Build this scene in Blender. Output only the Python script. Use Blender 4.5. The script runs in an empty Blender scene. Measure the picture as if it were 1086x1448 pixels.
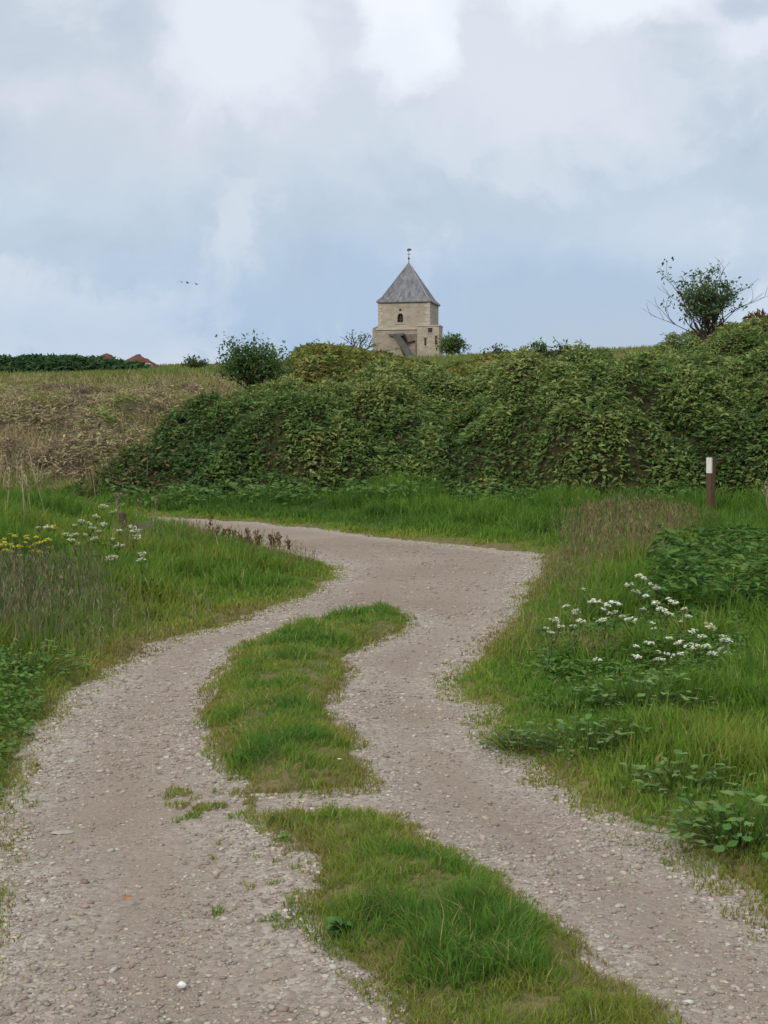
import bpy, bmesh, math, random
import numpy as np
from mathutils import Vector, Matrix

# ------------------------------------------------------------------ camera, sky, sun, exposure
scene = bpy.context.scene
C = scene.collection
F, CX, CY, HY, EYE = 1900.0, 543.0, 724.0, 600.0, 1.55      # focal length and centre in photo pixels, eye height in metres
PITCH = math.atan((CY - HY) / F)
cam_d = bpy.data.cameras.new('camera')
cam = bpy.data.objects.new('camera', cam_d)
C.objects.link(cam)
cam.location = (0, 0, EYE)
cam.rotation_euler = (math.radians(90) - PITCH, 0, 0)
cam_d.sensor_fit = 'VERTICAL'
cam_d.sensor_height = 36.0
cam_d.lens = 36.0 * F / 1448.0
cam_d.clip_end = 5000
cam_d.clip_start = 0.05
scene.camera = cam
scene.view_settings.view_transform = 'Standard'
scene.view_settings.look = 'None'
scene.view_settings.gamma = 1
scene.view_settings.exposure = 0.36
scene.view_settings.use_curve_mapping = False
scene.cycles.max_bounces = 6
scene.cycles.transparent_max_bounces = 4
scene.cycles.use_denoising = True

SUN_EL, SUN_AZ = math.radians(38), math.radians(215)        # sun behind the viewer, to the left, veiled by cloud
sun_d = bpy.data.lights.new('sun', 'SUN')
sun_d.energy = 1.5
sun_d.angle = math.radians(10)
sun_d.color = (1.0, 0.93, 0.82)
sun = bpy.data.objects.new('sun', sun_d)
C.objects.link(sun)
sv = Vector((math.sin(SUN_AZ) * math.cos(SUN_EL), math.cos(SUN_AZ) * math.cos(SUN_EL), math.sin(SUN_EL)))
sun.rotation_euler = sv.to_track_quat('Z', 'Y').to_euler()

world = bpy.data.worlds.new('World')
scene.world = world
world.use_nodes = True


def build_sky(nt):
    nt.nodes.clear()
    N = nt.nodes.new
    L = nt.links.new

    def math_n(op, a, b=None, clamp=False):
        n = N('ShaderNodeMath'); n.operation = op; n.use_clamp = clamp
        for i, v in enumerate((a, b)):
            if v is None: continue
            if isinstance(v, (int, float)): n.inputs[i].default_value = v
            else: L(v, n.inputs[i])
        return n.outputs[0]

    def vec_n(op, a, b=None):
        n = N('ShaderNodeVectorMath'); n.operation = op
        for i, v in enumerate((a, b)):
            if v is None: continue
            if isinstance(v, tuple): n.inputs[i].default_value = v
            else: L(v, n.inputs[i])
        return n

    def noise(vec, scale, detail, rough=0.55, dist=0.0):
        n = N('ShaderNodeTexNoise'); n.inputs['Scale'].default_value = scale
        n.inputs['Detail'].default_value = detail; n.inputs['Roughness'].default_value = rough
        n.inputs['Distortion'].default_value = dist
        L(vec, n.inputs['Vector']); return n

    def maprange(v, a, b, c=0.0, d=1.0):
        n = N('ShaderNodeMapRange'); n.interpolation_type = 'SMOOTHSTEP'
        L(v, n.inputs['Value'])
        n.inputs['From Min'].default_value = a; n.inputs['From Max'].default_value = b
        n.inputs['To Min'].default_value = c; n.inputs['To Max'].default_value = d
        return n.outputs[0]

    def mixc(f, a, b):
        n = N('ShaderNodeMix'); n.data_type = 'RGBA'
        for s, v in ((n.inputs[0], f), (n.inputs[6], a), (n.inputs[7], b)):
            if isinstance(v, (int, float)): s.default_value = v
            elif isinstance(v, tuple): s.default_value = (*v, 1)
            else: L(v, s)
        return n.outputs[2]

    tc = N('ShaderNodeTexCoord').outputs['Generated']
    sep = N('ShaderNodeSeparateXYZ'); L(tc, sep.inputs[0])
    x, y, z = sep.outputs
    ay = math_n('MAXIMUM', math_n('ABSOLUTE', y), 0.05)
    u = math_n('DIVIDE', x, ay); v = math_n('DIVIDE', z, ay)     # cloud-field coordinates of the direction
    comb = N('ShaderNodeCombineXYZ'); L(u, comb.inputs[0]); L(v, comb.inputs[1]); L(y, comb.inputs[2])
    uv = comb.outputs[0]
    w1 = noise(uv, 9.0, 7, 0.6)
    warp = vec_n('MULTIPLY', vec_n('SUBTRACT', w1.outputs['Color'], (0.5, 0.5, 0.5)).outputs[0], (0.075, 0.065, 0.0))
    uvw = vec_n('ADD', uv, warp.outputs[0]).outputs[0]
    # base colour of the cloud deck by elevation
    ramp = N('ShaderNodeValToRGB'); L(z, ramp.inputs[0])
    e = ramp.color_ramp.elements
    e[0].position = 0.0; e[0].color = (0.30, 0.405, 0.575, 1)
    e[1].position = 1.0; e[1].color = (1.50, 1.48, 1.44, 1)
    for p, c in ((0.05, (0.315, 0.42, 0.575)), (0.11, (0.39, 0.475, 0.58)), (0.20, (0.43, 0.50, 0.58)), (0.30, (0.47, 0.52, 0.595)), (0.5, (0.98, 0.99, 1.0))):
        k = e.new(p); k.color = (*c, 1)
    col = ramp.outputs[0]
    # broad soft variation
    n2 = noise(uvw, 4.6, 9, 0.60, 0.3)
    col = mixc(maprange(n2.outputs['Fac'], 0.49, 0.58, 0.0, 0.6), col, (0.575, 0.615, 0.675))
    col = mixc(maprange(n2.outputs['Fac'], 0.49, 0.38, 0.0, 0.8), col, (0.355, 0.43, 0.53))
    n3 = noise(uvw, 11.0, 8, 0.58)
    # billows: (u, v, ru, rv, strength)
    def blob(px, py, rx, ry, colr, s, edge=0.55):
        nonlocal col
        d = vec_n('MULTIPLY', vec_n('SUBTRACT', uvw, ((px - CX) / F, (HY - py) / F, 0)).outputs[0], (F / rx, F / ry, 0))
        ln = vec_n('LENGTH', d.outputs[0]).outputs['Value']
        q = math_n('SUBTRACT', math_n('MULTIPLY_ADD' if False else 'MULTIPLY', n3.outputs['Fac'], 2.1), math_n('ADD', ln, 0.12))
        m = maprange(q, -0.38, max(0.30, 0.95 - edge), 0.0, s)
        m = math_n('MULTIPLY', m, maprange(y, 0.0, 0.2))
        col = mixc(m, col, colr)
    WH, PW, GR, BL = (0.74, 0.765, 0.81), (0.60, 0.635, 0.69), (0.40, 0.465, 0.55), (0.29, 0.405, 0.585)
    blob(480, 130, 330, 170, PW, 0.45, 0.2)
    blob(150, 190, 260, 150, (0.55, 0.575, 0.635), 0.45, 0.1)
    blob(330, 60, 120, 95, (0.67, 0.70, 0.755), 0.8, 0.55)
    blob(100, 140, 120, 40, PW, 0.35, 0.2)
    blob(190, 50, 55, 60, GR, 0.7, 0.2)
    blob(760, 90, 190, 120, PW, 0.65, 0.35)
    blob(870, 8, 160, 52, (0.73, 0.755, 0.80), 0.85, 0.6)
    blob(1070, 62, 110, 45, (0.65, 0.69, 0.755), 0.75, 0.45)
    blob(1030, 12, 70, 32, GR, 0.75, 0.3)
    blob(585, 66, 66, 74, WH, 1.0, 0.75)
    blob(575, 0, 60, 40, WH, 0.8, 0.5)
    blob(560, 105, 60, 50, (0.66, 0.695, 0.755), 0.6, 0.4)
    blob(640, 40, 30, 60, (0.70, 0.735, 0.80), 0.7, 0.4)
    blob(620, 400, 480, 70, BL, 0.42, 0.1)
    blob(180, 470, 500, 60, BL, 0.30, 0.1)
    blob(880, 300, 160, 70, (0.44, 0.52, 0.61), 0.45, 0.1)
    blob(1010, 345, 200, 60, (0.53, 0.585, 0.66), 0.5, 0.1)
    blob(60, 300, 300, 60, (0.475, 0.565, 0.64), 0.4, 0.1)
    bg = N('ShaderNodeBackground'); L(col, bg.inputs[0]); bg.inputs[1].default_value = 1.0
    sky = N('ShaderNodeTexSky'); sky.sky_type = 'NISHITA'; sky.sun_disc = False
    sky.sun_elevation = SUN_EL; sky.sun_rotation = SUN_AZ
    bs = N('ShaderNodeBackground'); L(sky.outputs[0], bs.inputs[0]); bs.inputs[1].default_value = 0.10
    mx = N('ShaderNodeMixShader'); mx.inputs[0].default_value = 0.93
    L(bs.outputs[0], mx.inputs[1]); L(bg.outputs[0], mx.inputs[2])
    out = N('ShaderNodeOutputWorld'); L(mx.outputs[0], out.inputs[0])


build_sky(world.node_tree)

# ------------------------------------------------------------------ helpers
rng = np.random.default_rng(7)
random.seed(7)
SP, CP = math.sin(PITCH), math.cos(PITCH)


def at(px, py, z=0.0):
    """where the sight line through a photo pixel meets height z"""
    X, Z = (px - CX) / F, (CY - py) / F
    d = np.array([X, CP + Z * SP, -SP + Z * CP])
    t = (z - EYE) / d[2]
    return (d[0] * t, d[1] * t)


def at_depth(px, py, Y):
    X, Z = (px - CX) / F, (CY - py) / F
    d = np.array([X, CP + Z * SP, -SP + Z * CP])
    t = Y / d[1]
    return (d[0] * t, Y, EYE + d[2] * t)


def sstep(a, b, v):
    t = np.clip((np.asarray(v, float) - a) / (b - a), 0, 1)
    return t * t * (3 - 2 * t)


def _hash(i, j, k):
    n = (i * 374761393 + j * 668265263 + k * 2147483647) & 0xFFFFFFFF
    n = ((n ^ (n >> 13)) * 1274126177) & 0xFFFFFFFF
    return ((n ^ (n >> 16)) & 0xFFFF) / 65535.0


def vnoise(x, y, seed=0):
    x = np.asarray(x, float); y = np.asarray(y, float)
    i = np.floor(x).astype(np.int64); j = np.floor(y).astype(np.int64)
    fx, fy = x - i, y - j
    fx = fx * fx * (3 - 2 * fx); fy = fy * fy * (3 - 2 * fy)
    a, b = _hash(i, j, seed), _hash(i + 1, j, seed)
    c, d = _hash(i, j + 1, seed), _hash(i + 1, j + 1, seed)
    return (a * (1 - fx) + b * fx) * (1 - fy) + (c * (1 - fx) + d * fx) * fy


def fbm(x, y, s=1.0, seed=0, oct=3):
    r, a, t = 0, 1.0, 0
    x = np.asarray(x, float) / s; y = np.asarray(y, float) / s
    for o in range(oct):
        r = r + a * vnoise(x, y, seed + o * 17); t += a
        a *= 0.5; x = x * 2.03 + 5.1; y = y * 2.03 + 3.7
    return r / t


def tag(o, label=None, cat=None, group=None, kind=None):
    if label: o['label'] = label
    if cat: o['category'] = cat
    if group: o['group'] = group
    if kind: o['kind'] = kind
    return o


def empty(name, loc=(0, 0, 0), rz=0.0):
    o = bpy.data.objects.new(name, None)
    o.empty_display_size = 0.1
    o.location = loc; o.rotation_euler = (0, 0, rz)
    C.objects.link(o)
    return o


def arr_mesh(name, V, T, col=None, mat=None, parent=None, smooth=False):
    """triangles from arrays, one mesh object"""
    V = np.ascontiguousarray(V, dtype=np.float32); T = np.ascontiguousarray(T, dtype=np.int32)
    me = bpy.data.meshes.new(name)
    me.vertices.add(len(V)); me.vertices.foreach_set('co', V.ravel())
    me.loops.add(T.size); me.loops.foreach_set('vertex_index', T.ravel())
    me.polygons.add(len(T))
    me.polygons.foreach_set('loop_start', np.arange(0, T.size, T.shape[1], dtype=np.int32))
    if smooth: me.polygons.foreach_set('use_smooth', np.ones(len(T), dtype=bool))
    me.update(calc_edges=True)
    if col is not None:
        a = me.attributes.new('tint', 'FLOAT_COLOR', 'POINT')
        c = np.ones((len(V), 4), dtype=np.float32); c[:, :3] = col
        a.data.foreach_set('color', c.ravel())
    if mat: me.materials.append(mat)
    o = bpy.data.objects.new(name, me)
    C.objects.link(o)
    if parent: o.parent = parent
    return o


class Soup:
    """collects vertices / triangles / tints"""
    def __init__(s): s.V, s.T, s.C, s.n = [], [], [], 0
    def add(s, V, T, col=(1, 1, 1)):
        V = np.asarray(V, float).reshape(-1, 3); T = np.asarray(T, int)
        s.V.append(V); s.T.append(T + s.n)
        c = np.asarray(col, float)
        if c.ndim == 1: c = np.tile(c, (len(V), 1))
        s.C.append(c); s.n += len(V)
    def build(s, name, mat, parent=None, smooth=False):
        return arr_mesh(name, np.concatenate(s.V), np.concatenate(s.T), np.concatenate(s.C), mat, parent, smooth)
    def tube(s, pts, rad, col=(1, 1, 1), k=6):
        pts = [Vector(p) for p in pts]; n = len(pts); V = []
        for i, p in enumerate(pts):
            d = (pts[min(i + 1, n - 1)] - pts[max(i - 1, 0)]).normalized()
            a = d.orthogonal().normalized(); b = d.cross(a)
            r = rad[i] if hasattr(rad, '__len__') else rad
            for j in range(k):
                t = 2 * math.pi * j / k
                V.append(p + (a * math.cos(t) + b * math.sin(t)) * r)
        T = []
        for i in range(n - 1):
            for j in range(k):
                q = (j + 1) % k
                T += [(i * k + j, i * k + q, (i + 1) * k + q), (i * k + j, (i + 1) * k + q, (i + 1) * k + j)]
        V += [pts[0], pts[-1]]
        for j in range(k):
            q = (j + 1) % k
            T += [(n * k, q, j), (n * k + 1, (n - 1) * k + j, (n - 1) * k + q)]
        s.add([tuple(v) for v in V], T, col)
    def leaves(s, P, D, Nn, Ln, Wd, col, droop=0.25, fold=0.06):
        V, T, c = leaf_arrays(P, D, Nn, Ln, Wd, col, droop, fold)
        s.add(V, T, c)
    def blades(s, P, H, W, lean, col, bend=0.5):
        V, T, c = blade_arrays(P, H, W, lean, col, bend)
        s.add(V, T, c)


def nrm(a): return a / np.maximum(np.linalg.norm(a, axis=-1, keepdims=True), 1e-9)


def leaf_arrays(P, D, Nn, Ln, Wd, col, droop=0.25, fold=0.06):
    P = np.asarray(P, float); n = len(P)
    D = nrm(np.asarray(D, float)); S = nrm(np.cross(D, Nn)); U = nrm(np.cross(S, D))
    Ln = np.broadcast_to(np.asarray(Ln, float), (n,)); Wd = np.broadcast_to(np.asarray(Wd, float), (n,))
    dr = np.broadcast_to(np.asarray(droop, float), (n,))
    tab = [(0, 0, 0, 0), (0.40, -0.5, 1, 0.16), (0.42, 0, -1, 0.16), (0.40, 0.5, 1, 0.16), (1, 0, 0, 1.0)]
    V = np.empty((n, 5, 3))
    for i, (a, b, f, q) in enumerate(tab):
        V[:, i] = P + D * (a * Ln)[:, None] + S * (b * Wd)[:, None] + U * ((f * fold - q * dr) * Ln)[:, None]
    t = np.array([(0, 3, 2), (0, 2, 1), (1, 2, 4), (2, 3, 4)])
    T = (np.arange(n) * 5)[:, None, None] + t[None]
    col = np.broadcast_to(np.asarray(col, float), (n, 3))
    return V.reshape(-1, 3), T.reshape(-1, 3), np.repeat(col, 5, axis=0)


def blade_arrays(P, H, W, lean, col, bend=0.5):
    P = np.asarray(P, float); n = len(P)
    H = np.broadcast_to(np.asarray(H, float), (n,)); W = np.broadcast_to(np.asarray(W, float), (n,))
    lean = np.asarray(lean, float)                          # horizontal offset of tip as a fraction of height
    ang = np.random.default_rng(n).uniform(0, 2 * np.pi, n)
    S = np.stack([np.cos(ang), np.sin(ang), np.zeros(n)], 1)
    V = np.empty((n, 5, 3))
    L3 = np.concatenate([lean, np.zeros((n, 1))], 1)
    mag = np.linalg.norm(lean, axis=1)
    for i, (t, b) in enumerate(((0, -.5), (0, .5), (.55, -.42), (.55, .42), (1, 0))):
        zz = H * (t - 0.35 * np.minimum(mag, 1.2) * t * t)
        V[:, i] = P + S * (b * W)[:, None] + L3 * (H * t ** 1.8)[:, None]
        V[:, i, 2] += zz
    t = np.array([(0, 1, 3), (0, 3, 2), (2, 3, 4)])
    T = (np.arange(n) * 5)[:, None, None] + t[None]
    col = np.broadcast_to(np.asarray(col, float), (n, 3))
    return V.reshape(-1, 3), T.reshape(-1, 3), np.repeat(col, 5, axis=0)


def seg_dist(x, y, poly, closed=True):
    x = np.asarray(x, float); y = np.asarray(y, float)
    P = np.asarray(poly, float); n = len(P)
    best = np.full(x.shape, 1e9); inside = np.zeros(x.shape, bool)
    for i in range(n if closed else n - 1):
        ax, ay = P[i]; bx, by = P[(i + 1) % n]
        dx, dy = bx - ax, by - ay
        t = np.clip(((x - ax) * dx + (y - ay) * dy) / (dx * dx + dy * dy + 1e-12), 0, 1)
        best = np.minimum(best, (x - ax - t * dx) ** 2 + (y - ay - t * dy) ** 2)
        if closed and abs(dy) > 1e-12:
            c = ((ay > y) != (by > y)) & (x < dx * (y - ay) / dy + ax)
            inside ^= c
    d = np.sqrt(best)
    return np.where(inside, -d, d) if closed else d


# ------------------------------------------------------------------ materials
def mat_new(name):
    m = bpy.data.materials.new(name); m.use_nodes = True
    nt = m.node_tree; nt.nodes.clear()
    out = nt.nodes.new('ShaderNodeOutputMaterial')
    b = nt.nodes.new('ShaderNodeBsdfPrincipled')
    nt.links.new(b.outputs[0], out.inputs[0])
    return m, nt, b, out


def n_noise(nt, vec, scale, detail=4, rough=0.6):
    n = nt.nodes.new('ShaderNodeTexNoise')
    n.inputs['Scale'].default_value = scale; n.inputs['Detail'].default_value = detail
    n.inputs['Roughness'].default_value = rough
    nt.links.new(vec, n.inputs['Vector'])
    return n.outputs['Fac']


def n_map(nt, v, a, b, c=0.0, d=1.0):
    n = nt.nodes.new('ShaderNodeMapRange')
    nt.links.new(v, n.inputs['Value'])
    for k, q in zip(('From Min', 'From Max', 'To Min', 'To Max'), (a, b, c, d)): n.inputs[k].default_value = q
    return n.outputs[0]


def n_mix(nt, f, a, b, blend='MIX'):
    n = nt.nodes.new('ShaderNodeMix'); n.data_type = 'RGBA'; n.blend_type = blend
    for s, v in ((n.inputs[0], f), (n.inputs[6], a), (n.inputs[7], b)):
        if isinstance(v, (int, float)): s.default_value = v
        elif isinstance(v, tuple): s.default_value = (*v, 1)
        else: nt.links.new(v, s)
    return n.outputs[2]


def n_bump(nt, b, h, strength=0.5, dist=0.02):
    n = nt.nodes.new('ShaderNodeBump'); n.inputs['Strength'].default_value = strength
    n.inputs['Distance'].default_value = dist
    nt.links.new(h, n.inputs['Height']); nt.links.new(n.outputs[0], b.inputs['Normal'])


def n_pos(nt): return nt.nodes.new('ShaderNodeNewGeometry').outputs['Position']
def n_obj(nt): return nt.nodes.new('ShaderNodeTexCoord').outputs['Object']


def foliage_mat(name, rough=0.6, spec=0.25, trans=0.3):
    m, nt, b, out = mat_new(name)
    a = nt.nodes.new('ShaderNodeAttribute'); a.attribute_name = 'tint'
    nt.links.new(a.outputs['Color'], b.inputs['Base Color'])
    b.inputs['Roughness'].default_value = rough
    b.inputs['Specular IOR Level'].default_value = spec
    tr = nt.nodes.new('ShaderNodeBsdfTranslucent'); nt.links.new(a.outputs['Color'], tr.inputs[0])
    mx = nt.nodes.new('ShaderNodeMixShader'); mx.inputs[0].default_value = trans
    nt.links.new(b.outputs[0], mx.inputs[1]); nt.links.new(tr.outputs[0], mx.inputs[2])
    nt.links.new(mx.outputs[0], out.inputs[0])
    return m


def tint_mat(name, rough=0.8, spec=0.3, noise_scale=None, amt=0.4):
    m, nt, b, out = mat_new(name)
    a = nt.nodes.new('ShaderNodeAttribute'); a.attribute_name = 'tint'
    c = a.outputs['Color']
    if noise_scale:
        f = n_noise(nt, n_pos(nt), noise_scale, 5)
        c = n_mix(nt, n_map(nt, f, 0.3, 0.7, 0, amt), c, (0.35, 0.33, 0.30), 'MULTIPLY')
        n_bump(nt, b, f, 0.4, 0.01)
    nt.links.new(c, b.inputs['Base Color'])
    b.inputs['Roughness'].default_value = rough
    b.inputs['Specular IOR Level'].default_value = spec
    return m


M_GRASS = foliage_mat('grass blades', 0.65, 0.12, 0.42)
M_LEAF = foliage_mat('leaves', 0.62, 0.13, 0.32)
M_DRY = foliage_mat('dry stalks', 0.85, 0.1, 0.15)
M_PETAL = foliage_mat('petals', 0.7, 0.15, 0.25)
M_BARK = tint_mat('bark', 0.9, 0.1, 12.0)
M_STONE = tint_mat('pebbles', 0.85, 0.2, 40.0, 0.35)


def soil_mat():
    m, nt, b, _ = mat_new('turf soil')
    p = n_pos(nt)
    f1 = n_noise(nt, p, 0.9, 5); f2 = n_noise(nt, p, 14, 5)
    c = n_mix(nt, n_map(nt, f1, 0.35, 0.65), (0.115, 0.120, 0.040), (0.185, 0.135, 0.075))
    c = n_mix(nt, n_map(nt, f2, 0.35, 0.7), c, (0.085, 0.075, 0.035))
    nt.links.new(c, b.inputs['Base Color']); b.inputs['Roughness'].default_value = 0.95
    b.inputs['Specular IOR Level'].default_value = 0.1
    n_bump(nt, b, f2, 0.6, 0.03)
    return m


M_SOIL = soil_mat()


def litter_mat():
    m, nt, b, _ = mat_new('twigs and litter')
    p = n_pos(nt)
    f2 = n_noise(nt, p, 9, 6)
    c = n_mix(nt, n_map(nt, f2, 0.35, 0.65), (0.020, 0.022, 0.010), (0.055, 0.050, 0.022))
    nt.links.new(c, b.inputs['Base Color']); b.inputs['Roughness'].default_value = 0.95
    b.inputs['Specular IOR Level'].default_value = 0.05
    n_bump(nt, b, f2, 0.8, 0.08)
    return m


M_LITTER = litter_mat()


def gravel_mat():
    m, nt, b, _ = mat_new('gravel track')
    p = n_pos(nt)
    big = n_noise(nt, p, 1.1, 4); mid = n_noise(nt, p, 7, 5); fine = n_noise(nt, p, 70, 6, 0.7)
    v = nt.nodes.new('ShaderNodeTexVoronoi'); v.inputs['Scale'].default_value = 60
    nt.links.new(p, v.inputs['Vector'])
    v2 = nt.nodes.new('ShaderNodeTexVoronoi'); v2.inputs['Scale'].default_value = 120
    nt.links.new(p, v2.inputs['Vector'])
    a = nt.nodes.new('ShaderNodeAttribute'); a.attribute_name = 'tint'
    sepc = nt.nodes.new('ShaderNodeSeparateColor'); nt.links.new(a.outputs['Color'], sepc.inputs[0])
    stony = sepc.outputs[0]                                     # 1 = loose stones, 0 = packed earth of the wheel line
    earth = n_mix(nt, n_map(nt, big, 0.35, 0.65), (0.222, 0.178, 0.140), (0.285, 0.232, 0.186))
    earth = n_mix(nt, n_map(nt, mid, 0.35, 0.7, 0, 0.7), earth, (0.185, 0.140, 0.110))
    sep2 = nt.nodes.new('ShaderNodeSeparateColor'); nt.links.new(v.outputs['Color'], sep2.inputs[0])
    stone = n_mix(nt, sep2.outputs[0], (0.215, 0.185, 0.158), (0.42, 0.38, 0.33))
    sep3 = nt.nodes.new('ShaderNodeSeparateColor'); nt.links.new(v2.outputs['Color'], sep3.inputs[0])
    grit = n_mix(nt, sep3.outputs[0], (0.185, 0.150, 0.122), (0.33, 0.280, 0.232))
    c = n_mix(nt, 0.40, earth, grit)
    g = nt.nodes.new('ShaderNodeMath'); g.operation = 'MULTIPLY'
    nt.links.new(n_map(nt, mid, 0.36, 0.56, 0.25, 1.0), g.inputs[0]); nt.links.new(stony, g.inputs[1])
    c = n_mix(nt, g.outputs[0], c, stone)
    c = n_mix(nt, n_map(nt, fine, 0.3, 0.75, 0, 0.35), c, (0.13, 0.11, 0.09))
    damp = n_noise(nt, p, 0.55, 6, 0.6)
    c = n_mix(nt, n_map(nt, damp, 0.48, 0.68, 0, 0.45), c, (0.62, 0.56, 0.50), 'MULTIPLY')
    nt.links.new(c, b.inputs['Base Color'])
    b.inputs['Roughness'].default_value = 0.9; b.inputs['Specular IOR Level'].default_value = 0.15
    h = nt.nodes.new('ShaderNodeMath'); h.operation = 'MULTIPLY_ADD'
    nt.links.new(v.outputs['Distance'], h.inputs[0]); h.inputs[1].default_value = -0.8
    nt.links.new(fine, h.inputs[2])
    n_bump(nt, b, h.outputs[0], 0.55, 0.012)
    return m


M_GRAVEL = gravel_mat()


def stone_wall_mat(name, base, dark, scale=1.0):
    m, nt, b, _ = mat_new(name)
    p = n_obj(nt)
    f = n_noise(nt, p, 0.9 * scale, 6, 0.65); f2 = n_noise(nt, p, 6 * scale, 5)
    sx = nt.nodes.new('ShaderNodeSeparateXYZ'); nt.links.new(p, sx.inputs[0])
    ad = nt.nodes.new('ShaderNodeMath'); nt.links.new(sx.outputs[0], ad.inputs[0]); nt.links.new(sx.outputs[1], ad.inputs[1])
    cb = nt.nodes.new('ShaderNodeCombineXYZ'); nt.links.new(ad.outputs[0], cb.inputs[0]); nt.links.new(sx.outputs[2], cb.inputs[1])
    br = nt.nodes.new('ShaderNodeTexBrick'); br.inputs['Scale'].default_value = 1.0
    br.inputs['Brick Width'].default_value = 0.55; br.inputs['Row Height'].default_value = 0.27
    br.inputs['Mortar Size'].default_value = 0.015
    br.inputs['Color1'].default_value = (1, 1, 1, 1); br.inputs['Color2'].default_value = (0.72, 0.70, 0.66, 1)
    br.inputs['Mortar'].default_value = (0.75, 0.73, 0.70, 1)
    nt.links.new(cb.outputs[0], br.inputs['Vector'])
    c = n_mix(nt, n_map(nt, f, 0.4, 0.7), base, dark)
    c = n_mix(nt, n_map(nt, f2, 0.5, 0.8, 0, 0.5), c, tuple(v * 0.62 for v in dark))
    c = n_mix(nt, 0.8, c, br.outputs['Color'], 'MULTIPLY')
    nt.links.new(c, b.inputs['Base Color']); b.inputs['Roughness'].default_value = 0.92
    b.inputs['Specular IOR Level'].default_value = 0.15
    n_bump(nt, b, f2, 0.5, 0.05)
    return m


def simple_mat(name, base, dark, scale=3.0, rough=0.85, bump=0.3, stretch=None):
    m, nt, b, _ = mat_new(name)
    p = n_obj(nt)
    if stretch:
        mp = nt.nodes.new('ShaderNodeMapping'); mp.inputs['Scale'].default_value = stretch
        nt.links.new(p, mp.inputs[0]); p = mp.outputs[0]
    f = n_noise(nt, p, scale, 6)
    c = n_mix(nt, n_map(nt, f, 0.32, 0.68), base, dark)
    nt.links.new(c, b.inputs['Base Color']); b.inputs['Roughness'].default_value = rough
    b.inputs['Specular IOR Level'].default_value = 0.2
    n_bump(nt, b, f, bump, 0.03)
    return m


# ------------------------------------------------------------------ plan of the track (ground points, metres)
def pts(L): return [at(*p) for p in L]


TRACK = pts([(-40, 1448), (-22, 1372), (16, 1338), (10, 1300), (20, 1262), (6, 1230), (14, 1200), (2, 1165), (30, 1120), (38, 1108), (62, 1058), (110, 1000), (150, 962), (220, 916), (300, 894),
             (345, 880), (400, 862), (452, 838), (487, 812), (476, 799), (440, 790), (400, 779), (350, 767), (290, 757), (215, 748), (110, 737), (-60, 727), (-400, 716),
             (-400, 702), (0, 715), (100, 722), (220, 732), (300, 737), (400, 745), (500, 756), (600, 768), (700, 778), (765, 786),
             (750, 815), (722, 858), (682, 900), (642, 940), (626, 966), (642, 990), (682, 1002), (688, 1020), (664, 1046), (684, 1054),
             (722, 1082), (780, 1117), (840, 1160), (900, 1190), (980, 1230), (1040, 1266), (1086, 1310), (1200, 1385), (1310, 1448)])
TRACK = [(-1.06, -4.0), (-1.04, 1.5)] + TRACK + [(1.5, 2.3), (1.5, -4.0)]
STRIP_FAR = pts([(592, 886), (560, 869), (500, 872), (450, 886), (400, 900), (352, 916), (326, 945), (300, 980), (276, 1012), (284, 1050), (298, 1082), (312, 1105), (346, 1137),
                 (420, 1138), (532, 1134), (521, 1100), (500, 1060), (481, 1020), (476, 990), (490, 960), (500, 932), (522, 919), (570, 905)])
STRIP_NEAR = pts([(350, 1168), (382, 1204), (414, 1230), (424, 1262), (426, 1330), (476, 1382), (538, 1432), (580, 1520), (620, 1640)]) + [(0.05, 1.0), (0.05, -4.0), (0.55, -4.0), (0.55, 1.0)] + \
    pts([(1020, 1560), (920, 1448), (880, 1408), (840, 1368), (780, 1310), (722, 1266), (680, 1240), (620, 1204), (570, 1172), (520, 1162), (440, 1163)])


def wob(x, y, s=0.09): return (fbm(x, y, 0.35, 3) - 0.5) * 2 * s + (fbm(x, y, 0.09, 8, 2) - 0.5) * s


def d_track(x, y): return seg_dist(x, y, TRACK)
def d_strip(x, y): return np.minimum(seg_dist(x, y, STRIP_FAR), seg_dist(x, y, STRIP_NEAR))


YF = [-50, 17, 22, 25, 30, 45, 60, 80, 100, 130, 160, 260, 700, 1600]
ZF = [0, 0, 0.02, 0.36, 0.9, 2.4, 3.75, 5.0, 6.1, 7.5, 8.6, 9.2, 9.0, 4.0]


def base_z(x, y):
    x = np.asarray(x, float); y = np.asarray(y, float)
    return np.interp(y - 3.2 * sstep(-1.2, -4.5, x) * sstep(60, 33, y), YF, ZF)


def ground_z(x, y, dt=None):
    x = np.asarray(x, float); y = np.asarray(y, float)
    z = base_z(x, y)
    a = np.clip(x / np.maximum(y, 5), -0.45, 0.45)
    k = sstep(35, 100, y)
    z = z + np.where(a < 0, a * 3.4, a * 4.0) * k * sstep(600, 200, y)
    if dt is None: dt = d_track(x, y)
    near = sstep(40, 25, y) * sstep(-20, -5, y)
    o = np.clip(dt, 0, None)
    rise = np.where(x < 0.3, 0.13 + 0.24 * sstep(-2.9, -4.6, x), 0.10) * sstep(0.15, 2.6, o)
    z = z + rise * near * sstep(24, 19, y)
    z = z + 0.075 * sstep(-0.06, 0.30, dt + wob(x, y, 0.06)) - 0.035
    z = z + (fbm(x, y, 2.2, 21) - 0.5) * 0.16 * sstep(0.4, 2.0, o) + (fbm(x, y, 11, 5) - 0.5) * 0.6 * sstep(26, 60, y)
    return z


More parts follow.
